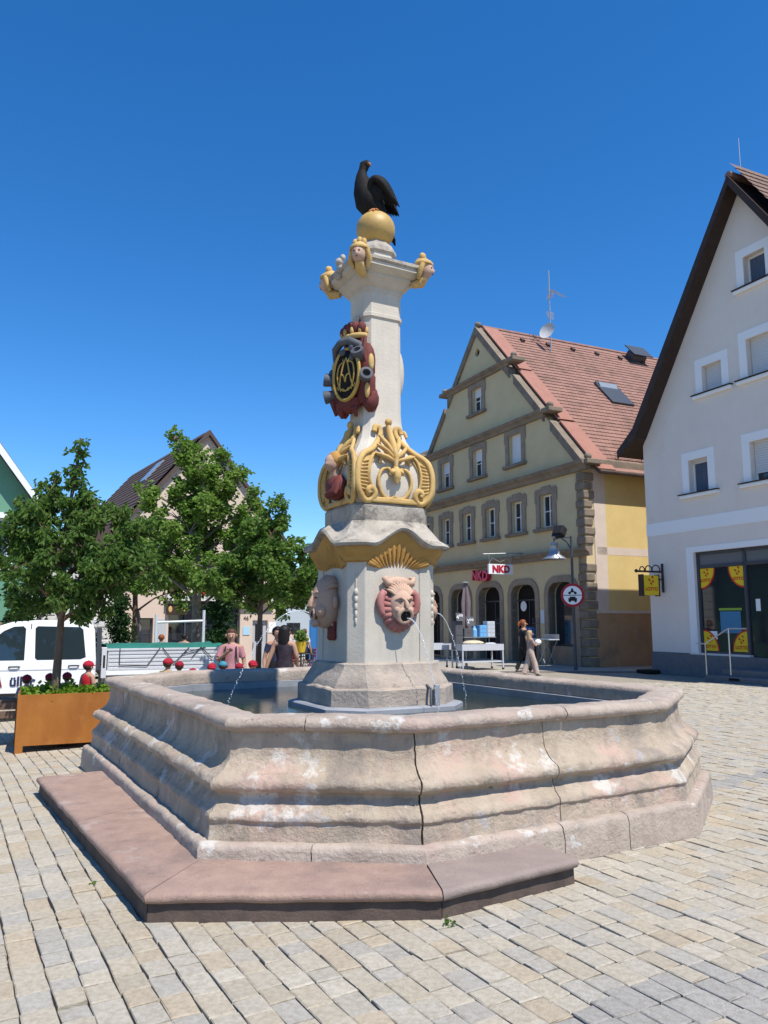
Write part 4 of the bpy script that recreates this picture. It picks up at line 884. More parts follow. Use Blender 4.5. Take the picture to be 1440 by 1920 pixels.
mb = MB(); a = V((-.5, 5.6, 6.2)) + u3 * 4.2 + n3 * .06; mb.add([a, a + V((0, -1.2, 0)), a + V((0, -1.2, 0)) + u3 * 1.5, a + u3 * 1.5] + [q + n3 * .1 for q in (a, a + V((0, -1.2, 0)), a + V((0, -1.2, 0)) + u3 * 1.5, a + u3 * 1.5)], [(4, 5, 6, 7), (0, 1, 5, 4), (1, 2, 6, 5), (2, 3, 7, 6), (3, 0, 4, 7)]); mb.build('skylight', MATS['sky_glass'], ph)
# green house at the left edge
gh = empty('green_house', (-17.9, 21.2, -.5), R(24), 'green gabled house with white windows and white verge at left edge', 'house')
gw = MB().prism([(0, 0), (7.4, 0), (7.4, 5.9), (3.7, 11.0), (0, 5.9)], 0, .4, 'y').build('front_wall', m_green, gh); ct = MB()
GWS = [(x, x + .95, z, z + 1.5) for x in (1.1, 3.2, 5.75) for z in (3.9,)] + [(2.3, 3.1, 6.6, 7.9), (4.3, 5.1, 6.6, 7.9)]
for a in GWS: ct.box(a[0], a[1], -.2, .3, a[2], a[3])
ct.box(3.2, 6.7, -.2, .3, .3, 2.0); cut(gw, ct)
for a in GWS:
    w_ = window(gh, *a, .24); mb = MB()
    for q in ((a[0] - .18, a[0] - .002, a[2], a[3] + .18), (a[1] + .002, a[1] + .18, a[2], a[3] + .18), (a[0], a[1], a[3] + .002, a[3] + .18)): mb.box(q[0], q[1], -.03, .01, q[2], q[3])
    mb.build('surround', m_white, w_); MB().box(a[0] - .25, a[1] + .25, -.15, .2, a[2] - .14, a[2] - .005).build('sill', m_white, w_, bevel=.02)
MB().box(3.2, 6.7, .26, .29, .3, 2.0).build('shop_window', m_glass, gh)
text('Restaurant', .62, m_sw, gh, Matrix.Translation((5.0, -.015, 2.4)), 'lettering', .01, .25); MB().box(2.6, 7.35, -.06, 0, 2.05, 2.15).build('ledge', m_redst, gh)
MB().box(7.0, 7.4, .4, 11, 0, 5.9).build('side_wall', m_green, gh); MB().box(0, 7.39, -.03, 0, 0, .3).build('socle', m_redst, gh)
for s_ in (-1, 1):
    X = lambda t: 3.7 + s_ * t
    P = [(X(0), 11.35), (X(4.2), 5.55), (X(4.2), 5.35), (X(0), 11.05)]
    mb = MB().prism(P if s_ < 0 else P[::-1], -.45, 11.2, 'y'); mb.f = [tuple(reversed(q)) for q in mb.f]; mb.build('roof', m_darktile, gh)
    mb = MB().prism([(X(0), 11.3), (X(4.22), 5.5), (X(4.22), 5.22), (X(0), 10.95)] if s_ < 0 else [(X(0), 11.3), (X(4.22), 5.5), (X(4.22), 5.22), (X(0), 10.95)][::-1], -.5, -.44, 'y'); mb.f = [tuple(reversed(q)) for q in mb.f]; mb.build('verge_board', m_white, gh)
# white rusticated house between green and pink, and a far street end
rh = empty('white_stone_house', (-13.9, 31.5, -.55), R(26), 'low white rusticated house front between the green and pink houses', 'house')
MB().box(0, 3.2, 0, 6, 0, 4.6).build('wall', mat('whitewashed_blocks', (.62, .6, .56), .9, (.55, .53, .5), 6), rh)
for z in range(9):
    for x in range(6): MB().box(.02 + x * .53 + (z % 2) * .02, .5 + x * .53, -.05, 0, .1 + z * .48, .53 + z * .48).build('stone_block', MATS['whitewashed_blocks'], rh, bevel=.03)
MB().prism([(-.3, 4.6), (3.5, 4.6), (1.6, 7.2)], -.2, 6, 'y').build('roof', m_darktile, rh)
fh = empty('far_house', (-7.5, 52, -.6), R(14), 'distant pale blue house at the end of the street behind trees', 'house')
fw = MB().prism([(0, 0), (9, 0), (9, 5), (4.5, 7.0), (0, 5)], 0, 8, 'y').build('wall', mat('pale_blue_render', (.45, .52, .58), .9), fh)
for x in (1, 3.3, 5.6, 7.6):
    for z in (.8, 3.2): MB().box(x, x + .9, -.03, 0, z, z + 1.4).build('window', m_glass, fh)
for s_ in (-1, 1):
    P = [(4.5, 7.25), (4.5 + s_ * 4.9, 4.9), (4.5 + s_ * 4.9, 4.7), (4.5, 7.0)]; mb = MB().prism(P if s_ < 0 else P[::-1], -.3, 8.3, 'y'); mb.f = [tuple(reversed(q)) for q in mb.f]; mb.build('roof', m_tile, fh)
# ---------------- trees
m_bark = mat('bark', (.11, .07, .045), .95, (.17, .12, .085), 14, .6, 30, stretch=(1, 1, .25))
m_barkp = mat('pale_bark', (.24, .2, .15), .95, (.14, .115, .085), 8, .5, 30)
LEAF = {}
def leafmat(nm, c, c2): return mat(nm, c, .5, c2, 1.7, spec=.35, trans=.5)
m_leafA = leafmat('dark_cherry_leaf', (.085, .17, .03), (.15, .245, .05)); m_leafB = leafmat('bright_maple_leaf', (.145, .26, .035), (.22, .33, .065)); m_leafC = leafmat('mid_green_leaf', (.11, .215, .032), (.18, .28, .055))
m_lime = leafmat('lime_leaf', (.17, .3, .02), (.24, .36, .04)); m_shrub = leafmat('dark_shrub_leaf', (.025, .07, .018), (.055, .12, .03))
def leaves(mb, centres, n, size, rng, droop=.5, wid=.36):
    # centres: (point, radius); leaf = folded quad pair hanging outwards
    tot = sum(r ** 2 for p, r in centres)
    for p, r in centres:
        for _ in range(int(n * r ** 2 / tot)):
            while 1:
                d = V((rng.uniform(-1, 1), rng.uniform(-1, 1), rng.uniform(-1, 1)))
                if d.length < 1: break
            d = d * (.55 + .45 * d.length) ; q = V(p) + d * r
            a = V((rng.gauss(0, 1), rng.gauss(0, 1), rng.gauss(-droop, .6))).normalized(); s = a.cross(V((rng.gauss(0, .6), rng.gauss(0, .6), 1))).normalized(); nn = s.cross(a)
            L = size * rng.uniform(.65, 1.25); w_ = L * wid
            mb.add([q, q + a * L * .45 + s * w_ + nn * L * .1, q + a * L, q + a * L * .45 - s * w_ + nn * L * .1, q + a * L * .5 - nn * .02], [(0, 1, 4), (1, 2, 4), (2, 3, 4), (3, 0, 4)])
def tree(name, label, base, top, trunk_h, lobes, lm, bm, nleaf, size, tr, seed, droop=.5, cat='tree', wid=.36, group=None, twigs=True):
    rng = random.Random(seed); b = V(base); root = empty(name, b, 0, label, cat, group)
    tp = []
    for k in range(8): t = k / 7; tp.append((noise.noise((seed, t * 2, 0)) * .07, noise.noise((seed, 5, t * 2)) * .07, t * (top - .3)))
    MB().tube(tp, [tr * (1.25 if k == 0 else 1 - .8 * max(0, k / 7 - .25)) for k in range(8)], 10).build('trunk', bm, root, smooth=True)
    cl = []; br = MB()
    for (x, y, z, r) in lobes:
        c = V((x, y, z)); h0 = max(trunk_h, z - .5 * (abs(x) + abs(y)) - r * .4); st = V((0, 0, min(h0, top - .5)))
        m = (st + c) / 2 + V((0, 0, .1)); br.tube([st, m, c, c + (c - st).normalized() * r * .5], [tr * .4, tr * .28, tr * .16, tr * .06], 6)
        k = int(9 + r * 10) if twigs else 1
        for j in range(k):
            d = V((rng.gauss(0, 1), rng.gauss(0, 1), rng.gauss(0, .9))).normalized(); q = c + d * r * rng.uniform(.35, 1.0); cl.append((q, r * rng.uniform(.22, .42)))
            if twigs: br.tube([c, (c + q) / 2 + V((0, 0, .03)), q], [tr * .12, tr * .08, tr * .04], 5)
    br.build('branch', bm, root, smooth=True)
    mb = MB(); leaves(mb, cl, nleaf, size, rng, droop, wid); o = mb.build('crown', lm, root); return root
def lob(n, rx, ry, z0, z1, r0, r1, seed, taper=.6):
    g = random.Random(seed); out = []
    for i in range(n):
        t = (i + .5) / n; a = i * 2.4 + g.random() * .7; k = (1 - taper * t) * g.uniform(.45, 1); out.append((rx * cos(a) * k, ry * sin(a) * k, z0 + (z1 - z0) * t + g.uniform(-.1, .1), g.uniform(r0, r1) * (1 - .3 * t)))
    return out
t1 = V(G(-4.72, 11.35, .0)); 
tree('cherry_tree', 'dark green tree with drooping leaves growing from the orange planter', t1, 3.7, 1.75, lob(15, .95, .9, 2.0, 3.5, .36, .52, 4, .55) + [(-.55, 0, 3.45, .36), (-.3, .1, 3.7, .3), (.32, -.1, 3.35, .38), (.08, 0, 3.55, .26), (.1, 0, 3.8, .2), (.12, 0, 4.05, .17), (.13, 0, 4.28, .15), (.15, 0, 4.45, .12), (-.75, 0, 3.1, .36), (.95, 0, 2.75, .34), (1.2, 0, 2.5, .28), (.75, 0, 3.35, .26), (.75, -.1, 2.55, .36), (-.95, 0, 2.75, .34), (1.0, .1, 3.1, .3)], m_leafA, m_bark, 12000, .11, .062, 3, .9, wid=.2)
t2 = V(G(-5.0, 20.6))
tree('maple_tree', 'tall bright green tree behind the flatbed, crown against the sky', t2, 6.6, 2.2, lob(17, 1.6, 1.5, 2.9, 6.0, .6, .85, 9, .62) + [(-1.4, 0, 5.4, .5), (-.3, 0, 6.5, .55), (-.75, 0, 6.9, .35), (1.35, 0, 4.9, .6), (1.75, 0, 4.1, .6), (-1.7, 0, 3.6, .6), (.5, 0, 6.2, .5), (1.0, -.3, 5.6, .45)], m_leafB, m_barkp, 18000, .125, .13, 5, .35, wid=.42)
t3 = V(G(-2.44, 15.3))
tree('linden_tree', 'mid green tree with slim trunk between the two standing women', t3, 4.1, 1.85, lob(14, .85, .8, 2.2, 3.8, .36, .5, 12, .55) + [(.85, 0, 2.6, .35), (-.85, 0, 2.5, .4), (.7, 0, 3.1, .35), (.2, 0, 4.0, .28)], m_leafC, m_bark, 10500, .105, .06, 8, .6, wid=.3)
tree('street_tree', 'farther green tree right of the slim trunk, beside the pedestal', G(-1.9, 24), 4.4, 1.8, lob(9, 1.1, 1.0, 2.4, 4.2, .45, .65, 15, .5) + [(-1.2, 0, 2.3, .4), (1.0, 0, 2.2, .4)], m_leafC, m_bark, 5200, .14, .07, 10, .5)
tree('background_tree', 'leafy tree behind the white truck and pink house gable', G(-8.2, 25.5), 6.0, 2.4, lob(12, 1.5, 1.4, 3.0, 5.4, .55, .8, 21, .55), m_leafC, m_bark, 6500, .16, .1, 11, .4)
tree('garden_tree', 'dense dark bush between the green house and the truck cab', G(-10.4, 22.5), 3.4, .6, lob(10, .9, .9, 1.0, 3.2, .45, .6, 31, .4), m_shrub, m_bark, 4500, .13, .06, 13, .3, cat='bush')
# planters
m_cort = mat('corten_steel', (.4, .155, .03), .6, (.3, .105, .02), 2.2, .12, 30, metal=.15, dirt=[((.5, .22, .06), 4, .55, .8, .4)], stretch=(1, 1, .4))
def planter(loc, w_, d, h, label, lm, n, size, seed, rz=R(24), z0=.1):
    r = empty('planter', loc, rz, label, 'planter', 'orange steel planters'); t = .03
    mb = MB(); mb.box(0, w_, 0, t, z0, h); mb.box(0, w_, d - t, d, z0, h); mb.box(0, t, t, d - t, z0, h); mb.box(w_ - t, w_, t, d - t, z0, h); mb.box(t, w_ - t, t, d - t, z0, h - .12); mb.build('steel_box', m_cort, r)
    for x in (0, w_ - .1):
        for y in (0, d - .1): MB().box(x + .001, x + .1, y + .001, y + .1, 0, z0).build('foot', m_cort, r)
    rng = random.Random(seed); cl = [((rng.uniform(.1, w_ - .1), rng.uniform(.08, d - .08), h + rng.uniform(-.1, -.02)), rng.uniform(.09, .15)) for _ in range(int(26 * w_ * d) + 6)]
    mb = MB(); leaves(mb, cl, n, size, rng, -.2, .45); mb.build('foliage', lm, r); return r
planter(G(-5.0, 10.75), 1.4, 1.15, .78, 'large orange steel planter with lime foliage and the dark tree, left of basin', m_lime, 1500, .085, 2)
planter(G(-4.35, 19.0), .62, .62, .85, 'small orange planter with lime leaves behind the flatbed truck', m_lime, 420, .09, 5)
planter(G(-3.1, 14.75), 1.5, 1.1, .62, 'low planter with lime leaves behind the far rim, around the slim tree', m_lime, 1200, .1, 6)
def column_plant(loc, h, r, label, seed, n=2600, lm=None):
    rng = random.Random(seed); root = empty('columnar_shrub', loc, 0, label, 'shrub', 'columnar shrubs by the cafe')
    MB().tube([(0, 0, 0), (.03, 0, h * .5), (0, .02, h * .9)], [.04, .03, .01], 7).build('stem', m_bark, root)
    cl = [((rng.gauss(0, r * .35), rng.gauss(0, r * .35), h * rng.uniform(.28, 1)), r * rng.uniform(.4, .65)) for _ in range(42)]
    mb = MB(); leaves(mb, cl, n, .1, rng, .3, .4); mb.build('foliage', lm or m_shrub, root)
column_plant(G(-8.35, 24.6), 2.9, .42, 'slim upright dark shrub behind the truck cab, beside the menu window', 3)
column_plant(G(-4.1, 19.4, .3), 2.5, .42, 'slim upright dark shrub in the small planter by the cafe glass', 4)

# ---------------- flatbed truck
m_van = mat('white_car_paint', (.8, .8, .79), .25, spec=.5); m_alu = mat('aluminium_panel', (.6, .6, .6), .5, (.54, .54, .54), 8, metal=.1)
m_rub = mat('black_rubber', (.015, .015, .016), .7); m_tarp = mat('green_tarp', (.02, .13, .1), .6, (.03, .17, .13), 4)
m_cglass = mat('car_glass', (.02, .03, .035), .03, spec=.8)
TR = empty('flatbed_truck', G(-5.85, 15.9), R(24), 'white double cab flatbed truck with aluminium drop sides and green tarp', 'truck')
def tumble(p):
    k = max(0, p.z - 1.08) * .14; return V((p.x, p.y + k * (1 if p.y < .9 else -1), p.z))
prof_ = [(-3.35, .38), (-3.38, .7), (-3.2, .98), (-2.55, 1.14), (-1.8, 1.80), (-1.58, 1.875), (-1.1, 1.91), (-.25, 1.9), (-.1, 1.85), (-.04, 1.7), (0, 1.1), (0, .38)]
body = MB().prism(prof_[::-1], 0, 1.85, 'y')
vv = body.v; body.map(tumble); cab = body.build('cab', m_van, TR, bevel=.05, seg=3)
def side_panel(poly, nm, m, off=.006, par=None, th=.004):
    mb = MB(); n = len(poly); a = [tumble(V((x, 0, z))) + V((0, -off, 0)) for x, z in poly]; b = [q + V((0, th + .002, 0)) for q in a]
    mb.add(a + b, [tuple(range(n)), *[(i, n + i, n + (i + 1) % n, (i + 1) % n) for i in range(n)]]); return mb.build(nm, m, par or TR)
side_panel([(-.3, 1.13), (-.2, 1.17), (-.27, 1.72), (-.33, 1.77), (-1.12, 1.79), (-1.16, 1.75), (-1.14, 1.17), (-1.1, 1.13)][::-1], 'rear_window', m_cglass)
side_panel([(-1.33, 1.13), (-1.33, 1.74), (-1.38, 1.79), (-1.55, 1.78), (-1.72, 1.7), (-2.25, 1.24), (-2.25, 1.13)], 'front_window', m_cglass)
for pl in ([(-.17, .45), (-.17, 1.84)], [(-1.235, .45), (-1.235, 1.84)], [(-2.4, .45), (-2.4, 1.14)]):
    (x0, z0), (x1, z1) = pl; side_panel([(x0 - .008, z0), (x0 + .008, z0), (x1 + .008, z1), (x1 - .008, z1)], 'door_gap', m_rub, .004)
side_panel([(-3.15, .93), (-.02, .93), (-.02, .945), (-3.15, .945)], 'swage_line', mat('panel_shadow_grey', (.45, .45, .46), .4), .004)
for x in (-.42, -1.5):
    MB().tube([(x - .1, -.012, 1.0), (x - .06, -.035, 1.005), (x + .06, -.035, 1.005), (x + .1, -.012, 1.0)], .014, 8).build('door_handle', m_rub, TR, smooth=True)
MB().box(-2.3, -2.08, -.2, -.02, 1.15, 1.42).build('wing_mirror', m_rub, TR, bevel=.04)
side_panel([(-3.3, .42), (0, .42), (0, .5), (-3.32, .5)], 'sill_trim', m_rub, .008)
for x in (-2.7, 1.25):
    for y in (.02, 1.65):
        wl = MB().lathe([(.16, -.0), (.3, 0), (.325, .03), (.325, .17), (.3, .2), (.16, .2)], 26, (x, y, .325), (0, 1, 0)).build('wheel', m_rub, TR, smooth=True)
        MB().lathe([(.0, .03), (.06, .02), (.17, .0), (.2, -.003), (.2, .02), (.02, .05)], 20, (x, y, .325), (0, 1, 0)).build('rim', m_zinc, wl, smooth=True)
    MB().lathe([(.38, -.004), (.38, .004)], 24, (x, -.004 if x < 0 else .1, .36), (0, 1, 0)).build('wheel_arch', m_dark, TR)
text('üller', .25, mat('navy_print', (.02, .03, .08), .5), TR, Matrix.Translation((-1.34, -.012, .64)), 'lettering', .002, bold=.008)
mb = MB()
for x in (-1.96, -1.84): mb.prism([(x, .62), (x + .03, .62), (x + .09, .86), (x + .06, .86)], -.012, -.008, 'y'); mb.prism([(x + .06, .86), (x + .09, .86), (x + .15, .62), (x + .12, .62)], -.0135, -.0085, 'y')
mb.build('emblem', mat('emblem_red', (.2, .02, .03), .5), TR)
# bed
mb = MB().box(.1, 2.62, .02, 1.9, .78, .9); mb.box(.15, 2.5, .5, 1.4, .5, .78); mb.build('bed_floor', m_zinc, TR)
def dside(y0, nm):
    mb = MB(); mb.box(.22, 2.5, y0, y0 + .03, .88, 1.3)
    for k in range(5): mb.box(.24, 2.48, y0 - .012, y0, .9 + k * .078, .95 + k * .078)
    mb.box(.2, 2.52, y0 - .02, y0 + .04, 1.29, 1.33)
    return mb.build(nm, m_alu, TR, bevel=.004)
dside(.0, 'drop_side'); dside(1.88, 'drop_side')
MB().box(.2, 2.52, -.03, .02, .8, .885).build('bed_rail', m_van, TR); MB().box(2.56, 2.6, .05, 1.88, .88, 1.3).build('tailgate', m_alu, TR)
for x in (.1, 2.52): MB().box(x, x + .1, -.03, .06, .74, 1.36).build('corner_post', m_alu, TR, bevel=.01); MB().box(x + .03, x + .07, -.036, -.03, .95, 1.2).build('latch', m_rub, TR)
mb = MB(); N_ = 14; gr = [[(.2 + 2.4 * i / N_, 1.9 * j / 8, 1.335 + .05 * noise.noise((i * .6, j * .7, 2)) + (.06 if 0 < j < 8 else -.015)) for j in range(9)] for i in range(N_ + 1)]
mb.loft(gr, cap=False, closed=False); mb.build('tarp', m_tarp, TR, smooth=True)
mb = MB()
for x0, z0, x1, z1 in ((.45, 1.34, .45, 1.0), (1.25, 1.34, 1.0, .98), (1.3, 1.34, 1.55, 1.02), (1.85, 1.34, 1.55, 1.02), (2.1, 1.34, 1.9, 1.12), (2.1, 1.34, 2.35, 1.1), (2.2, 1.34, 1.7, 1.2), (.45, 1.0, 1.0, .98)): mb.tube([(x0, -.03, z0), (x1, -.035, z1)], .008, 5)
mb.build('strap', m_rub, TR)
MB().box(-.0, .09, .05, 1.85, .9, 1.75).build('headboard', m_grey, TR); mb = MB()
for k in range(7): mb.box(-.02, .12, .1, 1.8, 1.0 + k * .11, 1.03 + k * .11)
mb.build('headboard_bars', m_zinc, TR)
mb = MB(); mb.tube([(1.4, 1.85, .95), (1.4, 1.85, 2.05)], .035, 8); mb.tube([(2.5, 1.85, .95), (2.5, 1.85, 2.15)], .035, 8); mb.tube([(1.4, 1.85, 1.86), (2.5, 1.85, 1.9)], .028, 8); mb.tube([(.05, .1, 1.85), (.05, 1.8, 1.85)], .03, 8); mb.tube([(-.7, .3, 1.98), (.1, .1, 1.9)], .015, 6); mb.build('ladder_rack', m_alu, TR)

# ---------------- street furniture on the right
lp = empty('street_lamp', (6.75, 27.6, 0), FA, 'grey lamp post with bell lamp, floodlight and round no-vehicles sign', 'street lamp')
MB().tube([(0, 0, 0), (0, 0, .9), (0, 0, 4.75)], [.07, .055, .045], 10).build('post', m_grey, lp, smooth=True)
MB().tube([(0, 0, 4.25), (-.25, 0, 4.55), (-.6, 0, 4.75), (-1.0, 0, 4.72), (-1.0, 0, 4.6)], .025, 8).build('arm', m_grey, lp, smooth=True); MB().tube([(0, 0, 4.7), (-1.05, 0, 4.78)], .018, 6).build('stay', m_grey, lp)
lh = MB().lathe([(.05, .62), (.15, .6), (.15, .52), (.17, .5), (.15, .48), (.15, .3), (.18, .27), (.2, .17), (.44, .0), (.44, -.02), (.2, .1), (.05, .12)], 20, (-1.0, 0, 4.0)).build('lamp_head', m_zinc, lp, smooth=True); MB().lathe([(.0, .02), (.17, .03), (.17, .1), (0, .11)], 16, (-1.0, 0, 3.98)).build('bulb', m_sw, lh)
fl = MB().obox((-.62, -.02, 4.98), (.42, .3, .36), .3, R(-30)).build('floodlight', m_rub, lp, bevel=.03); MB().obox((-.66, -.14, 4.92), (.34, .02, .28), .3, R(-30)).build('lens', m_cglass, fl); MB().tube([(-.62, 0, 4.75), (-.62, .05, 4.85)], .03, 6).build('yoke', m_rub, fl)
sgx = V((.3, -.95, 0)).normalized()
sdir = (Matrix.Rotation(-FA, 3, 'Z') @ V((-.42, -.9, 0))).normalized()
def disc(r, t, c, m, nm, par): return MB().lathe([(.001, 0), (r, 0), (r, t), (.001, t)], 32, c, sdir).build(nm, m, par)
sc0 = V((0, 0, 2.62)) + sdir * .07
rs = disc(.42, .02, sc0, m_lr, 'sign_disc', lp); rs.data.materials[0] = mat('traffic_red', (.35, .01, .02), .4); disc(.33, .004, sc0 + sdir * .021, m_sw, 'sign_face', rs)
Ms = Matrix.Translation(sc0 + sdir * .028) @ Matrix.Rotation(atan2(sdir.x, -sdir.y), 4, 'Z')
mb = MB(); mb.box(-.33, .33, -.002, .0, -.012, .012)
mb.box(-.15, .15, -.002, 0, -.2, -.1); mb.box(-.1, .1, -.002, 0, -.1, -.05)
for x in (-.1, .1): mb.lathe([(.001, -.004), (.04, -.004), (.04, 0), (.001, 0)], 12, (x, 0, -.21), (0, 1, 0)); mb.lathe([(.001, -.004), (.05, -.004), (.05, 0), (.001, 0)], 12, (x, 0, .08), (0, 1, 0))
mb.prism([(-.1, .1), (.1, .1), (.04, .16), (.02, .24), (-.04, .24), (-.05, .16)], -.003, 0, 'y')
mb.map(lambda p: Ms @ p).build('sign_pictogram', m_rub, rs)
# closed parasols
def parasol(loc, h, label, m, pole, base=True, g='closed parasols'):
    r = empty('closed_parasol', loc, 0, label, 'parasol', g); MB().tube([(0, 0, 0), (0, 0, h)], .025, 8).build('pole', pole, r, smooth=True); n = 20; rings = []
    for z, q in ((.42, .13), (.45, .17), (.55, .15), (.62, .13), (.75, .15), (.9, .09), (.97, .06), (.985, .05)):
        rings.append([(q * (1 + .28 * cos(5 * a)) * cos(a), q * (1 + .28 * cos(5 * a)) * sin(a), z * h) for a in [2 * pi * j / n for j in range(n)]])
    MB().loft(rings).build('canopy', m, r, smooth=True); MB().lathe([(.02, 0), (.14, .01), (.14, .03), (.03, .07)], 14, (0, 0, h * .98)).build('cap', pole, r)
    if base: MB().lathe([(.3, 0), (.3, .06), (.05, .09), (.04, .3)], 16).build('base', pole, r)
    return r
m_mauve = mat('mauve_canvas', (.2, .15, .155), .9, (.15, .11, .115), 4); m_gcan = mat('grey_canvas', (.2, .2, .2), .9, (.14, .14, .14), 4)
parasol((3.0, 28.5, 0), 3.15, 'closed mauve parasol behind the display table', m_mauve, m_zinc)
parasol(G(-8.75, 27.5), 2.6, 'closed grey parasol in front of the pink house window', m_gcan, m_grey)
# display table with goods
FT_ = FA + R(90)
def display_table(loc, label, w_=1.65, d=.75, h=.85):
    t = empty('display_table', loc, R(24), label, 'table', 'display tables outside the shop'); m_tab = mat('pale_grey_metal', (.5, .51, .54), .5)
    for x in (0, w_):
        for y in (0, d): MB().tube([(x, y, .06), (x, y, h)], .03, 6).build('leg', m_tab, t); MB().lathe([(.02, -.02), (.045, -.02), (.045, .02), (.02, .02)], 10, (x, y, .045), (0, 1, 0)).build('castor', m_rub, t)
    mb = MB(); mb.box(-.02, w_ + .02, -.02, d + .02, h - .17, h - .15); mb.box(-.03, w_ + .03, -.03, -.02, h - .17, h + .05); mb.box(-.03, w_ + .03, d + .02, d + .03, h - .17, h + .05); mb.box(-.03, -.02, -.02, d + .02, h - .17, h + .05); mb.box(w_ + .02, w_ + .03, -.02, d + .02, h - .17, h + .05); mb.build('tray', m_tab, t)
    MB().box(0, w_, .02, d - .02, .26, .31).build('shelf', m_tab, t); return t
dt = display_table((2.75, 27.3, 0), 'pale grey wheeled display table with boxes and folded cloth before the shop'); display_table((1.15, 27.9, 0), 'second pale grey display table, half hidden by the pedestal')
def good(nm, x, y, z, mb, m, label, cat='box'):
    return mb.build(nm, m, None, loc=dt.matrix_basis @ V((x, y, z)), rz=R(24), bevel=.01, label=label, cat=cat, group='goods on the display table')
up = MB().box(-.03, 1.3, -.02, .5, .0, .02); 
MB().box(.25, 1.6, .35, .8, 1.12, 1.14).build('upper_shelf', m_zinc, dt); MB().tube([(.3, .75, .75), (.3, .75, 1.14)], .015, 6).build('upright', m_zinc, dt); MB().tube([(1.55, .75, .75), (1.55, .75, 1.14)], .015, 6).build('upright', m_zinc, dt)
m_bl = mat('light_blue_plastic', (.16, .4, .68), .45); m_lb = mat('pale_grey_plastic', (.5, .53, .56), .5); m_dg = mat('dark_grey_plastic', (.09, .09, .1), .5)
def drawers(w_, d, h, n):
    mb = MB().box(0, w_, 0, d, 0, h)
    for k in range(n): mb.box(.02, w_ - .02, -.012, .0, h * k / n + .012, h * (k + 1) / n - .012); mb.box(w_ * .4, w_ * .6, -.022, -.012, h * (k + .6) / n, h * (k + .75) / n)
    return mb
good('drawer_unit', .95, .4, 1.14, drawers(.3, .3, .42, 3), m_bl, 'light blue plastic drawer unit on the display table')
good('drawer_unit', 1.28, .42, 1.14, drawers(.32, .3, .56, 4), m_lb, 'pale grey plastic drawer tower at right end of display table')
good('plastic_bottle', .75, .45, 1.14, MB().lathe([(.1, 0), (.1, .25), (.05, .33), (.04, .38), (.0, .39)], 14), m_bl, 'light blue bottle-shaped jug beside the blue drawers', 'jug')
good('storage_box', .3, .4, .7, drawers(.38, .3, .75, 2), m_dg, 'dark grey storage box at left end of the table')
good('storage_box', -.05, .4, .7, drawers(.3, .3, 1.0, 2), m_dg, 'tall dark grey box behind the table, leftmost')
pc = MB().obox((0, 0, 0), (.3, .01, .3), 0, R(-15)); pcx = good('price_card', .1, .35, 1.85, pc, m_dg, 'dark price card reading 4 on the leftmost grey box', 'price card'); text('4⁰⁰', .2, m_sw, pcx, Matrix.Rotation(R(-15), 4, 'X') @ Matrix.Translation((0, -.008, -.07)), 'lettering', .002)
pc = MB().obox((0, 0, 0), (.34, .01, .34), 0, R(-15)); pcx = good('price_card', .62, .5, 1.7, pc, m_dg, 'dark price card reading 2 above the light blue jug', 'price card'); text('2⁰⁰', .2, m_sw, pcx, Matrix.Rotation(R(-15), 4, 'X') @ Matrix.Translation((0, -.008, -.07)), 'lettering', .002)
good('cushion', .55, .2, .93, MB().ell((0, 0, 0), (.42, .22, .1), 18, 10, lambda u: 1 + .1 * noise.noise(u * 3)), mat('cream_cloth', (.55, .47, .33), .9), 'cream cushion lying across the table tray', 'cushion')
good('folded_cloth', 1.25, .2, .9, MB().ell((0, 0, 0), (.25, .15, .05), 14, 8, lambda u: 1 + .2 * noise.noise(u * 4)), m_lb, 'pale folded cloth at the right of the tray', 'cloth')
# iron guard rails by the doors, folded chair and table
for x in (-8.2, -5.55, -2.9):
    r_ = empty('door_guard', nk.matrix_basis @ V((x, -.35, 0)), FA, ['spiked iron guard between the doorway arches, nearest the lamp', 'spiked iron guard between the two doorway arches', 'spiked iron guard left of the doorways'][[-2.9, -5.55, -8.2].index(x)], 'railing', 'iron guards'); mb = MB()
    for k in range(5): mb.tube([(k * .11 - .22, 0, 0), (k * .11 - .22, 0, 1.85)], .01, 5)
    for z in (.6, 1.15, 1.6): mb.box(-.24, .24, -.012, .012, z, z + .025)
    mb.build('bars', m_grey, r_)
ft = empty('folding_table', nk.matrix_basis @ V((-1.75, -.7, 0)), FA, 'light folding metal table by the right arch window', 'table')
MB().box(-.5, .5, -.25, .25, .98, 1.02).build('table_top', m_lb, ft); MB().box(-.5, .5, .2, .24, 1.03, 1.2).build('back_board', m_zinc, ft)
for s_ in (-1, 1):
    for y in (-.2, .2): MB().tube([(s_ * .42, y, .98), (s_ * .25 * -1, y * 1.2, .0)], .014, 6).build('leg', m_zinc, ft)
# bench by the planter
be = empty('wooden_bench', G(-6.9, 11.0), R(24), 'dark wooden bench left of the orange planter at photo edge', 'bench'); m_wood = mat('bench_wood', (.12, .075, .05), .8, (.17, .11, .08), 9, stretch=(.4, 4, 4))
for k in range(4): MB().box(0, 1.75, k * .14, k * .14 + .12, .68, .72).build('slat', m_wood, be, bevel=.008)
for k in range(2): MB().box(0, 1.75, -.02, .0, .45 + k * .13, .56 + k * .13).build('slat', m_wood, be, bevel=.008)
for x in (.05, 1.6): MB().box(x, x + .1, .0, .5, .0, .68).build('leg', m_cort, be)
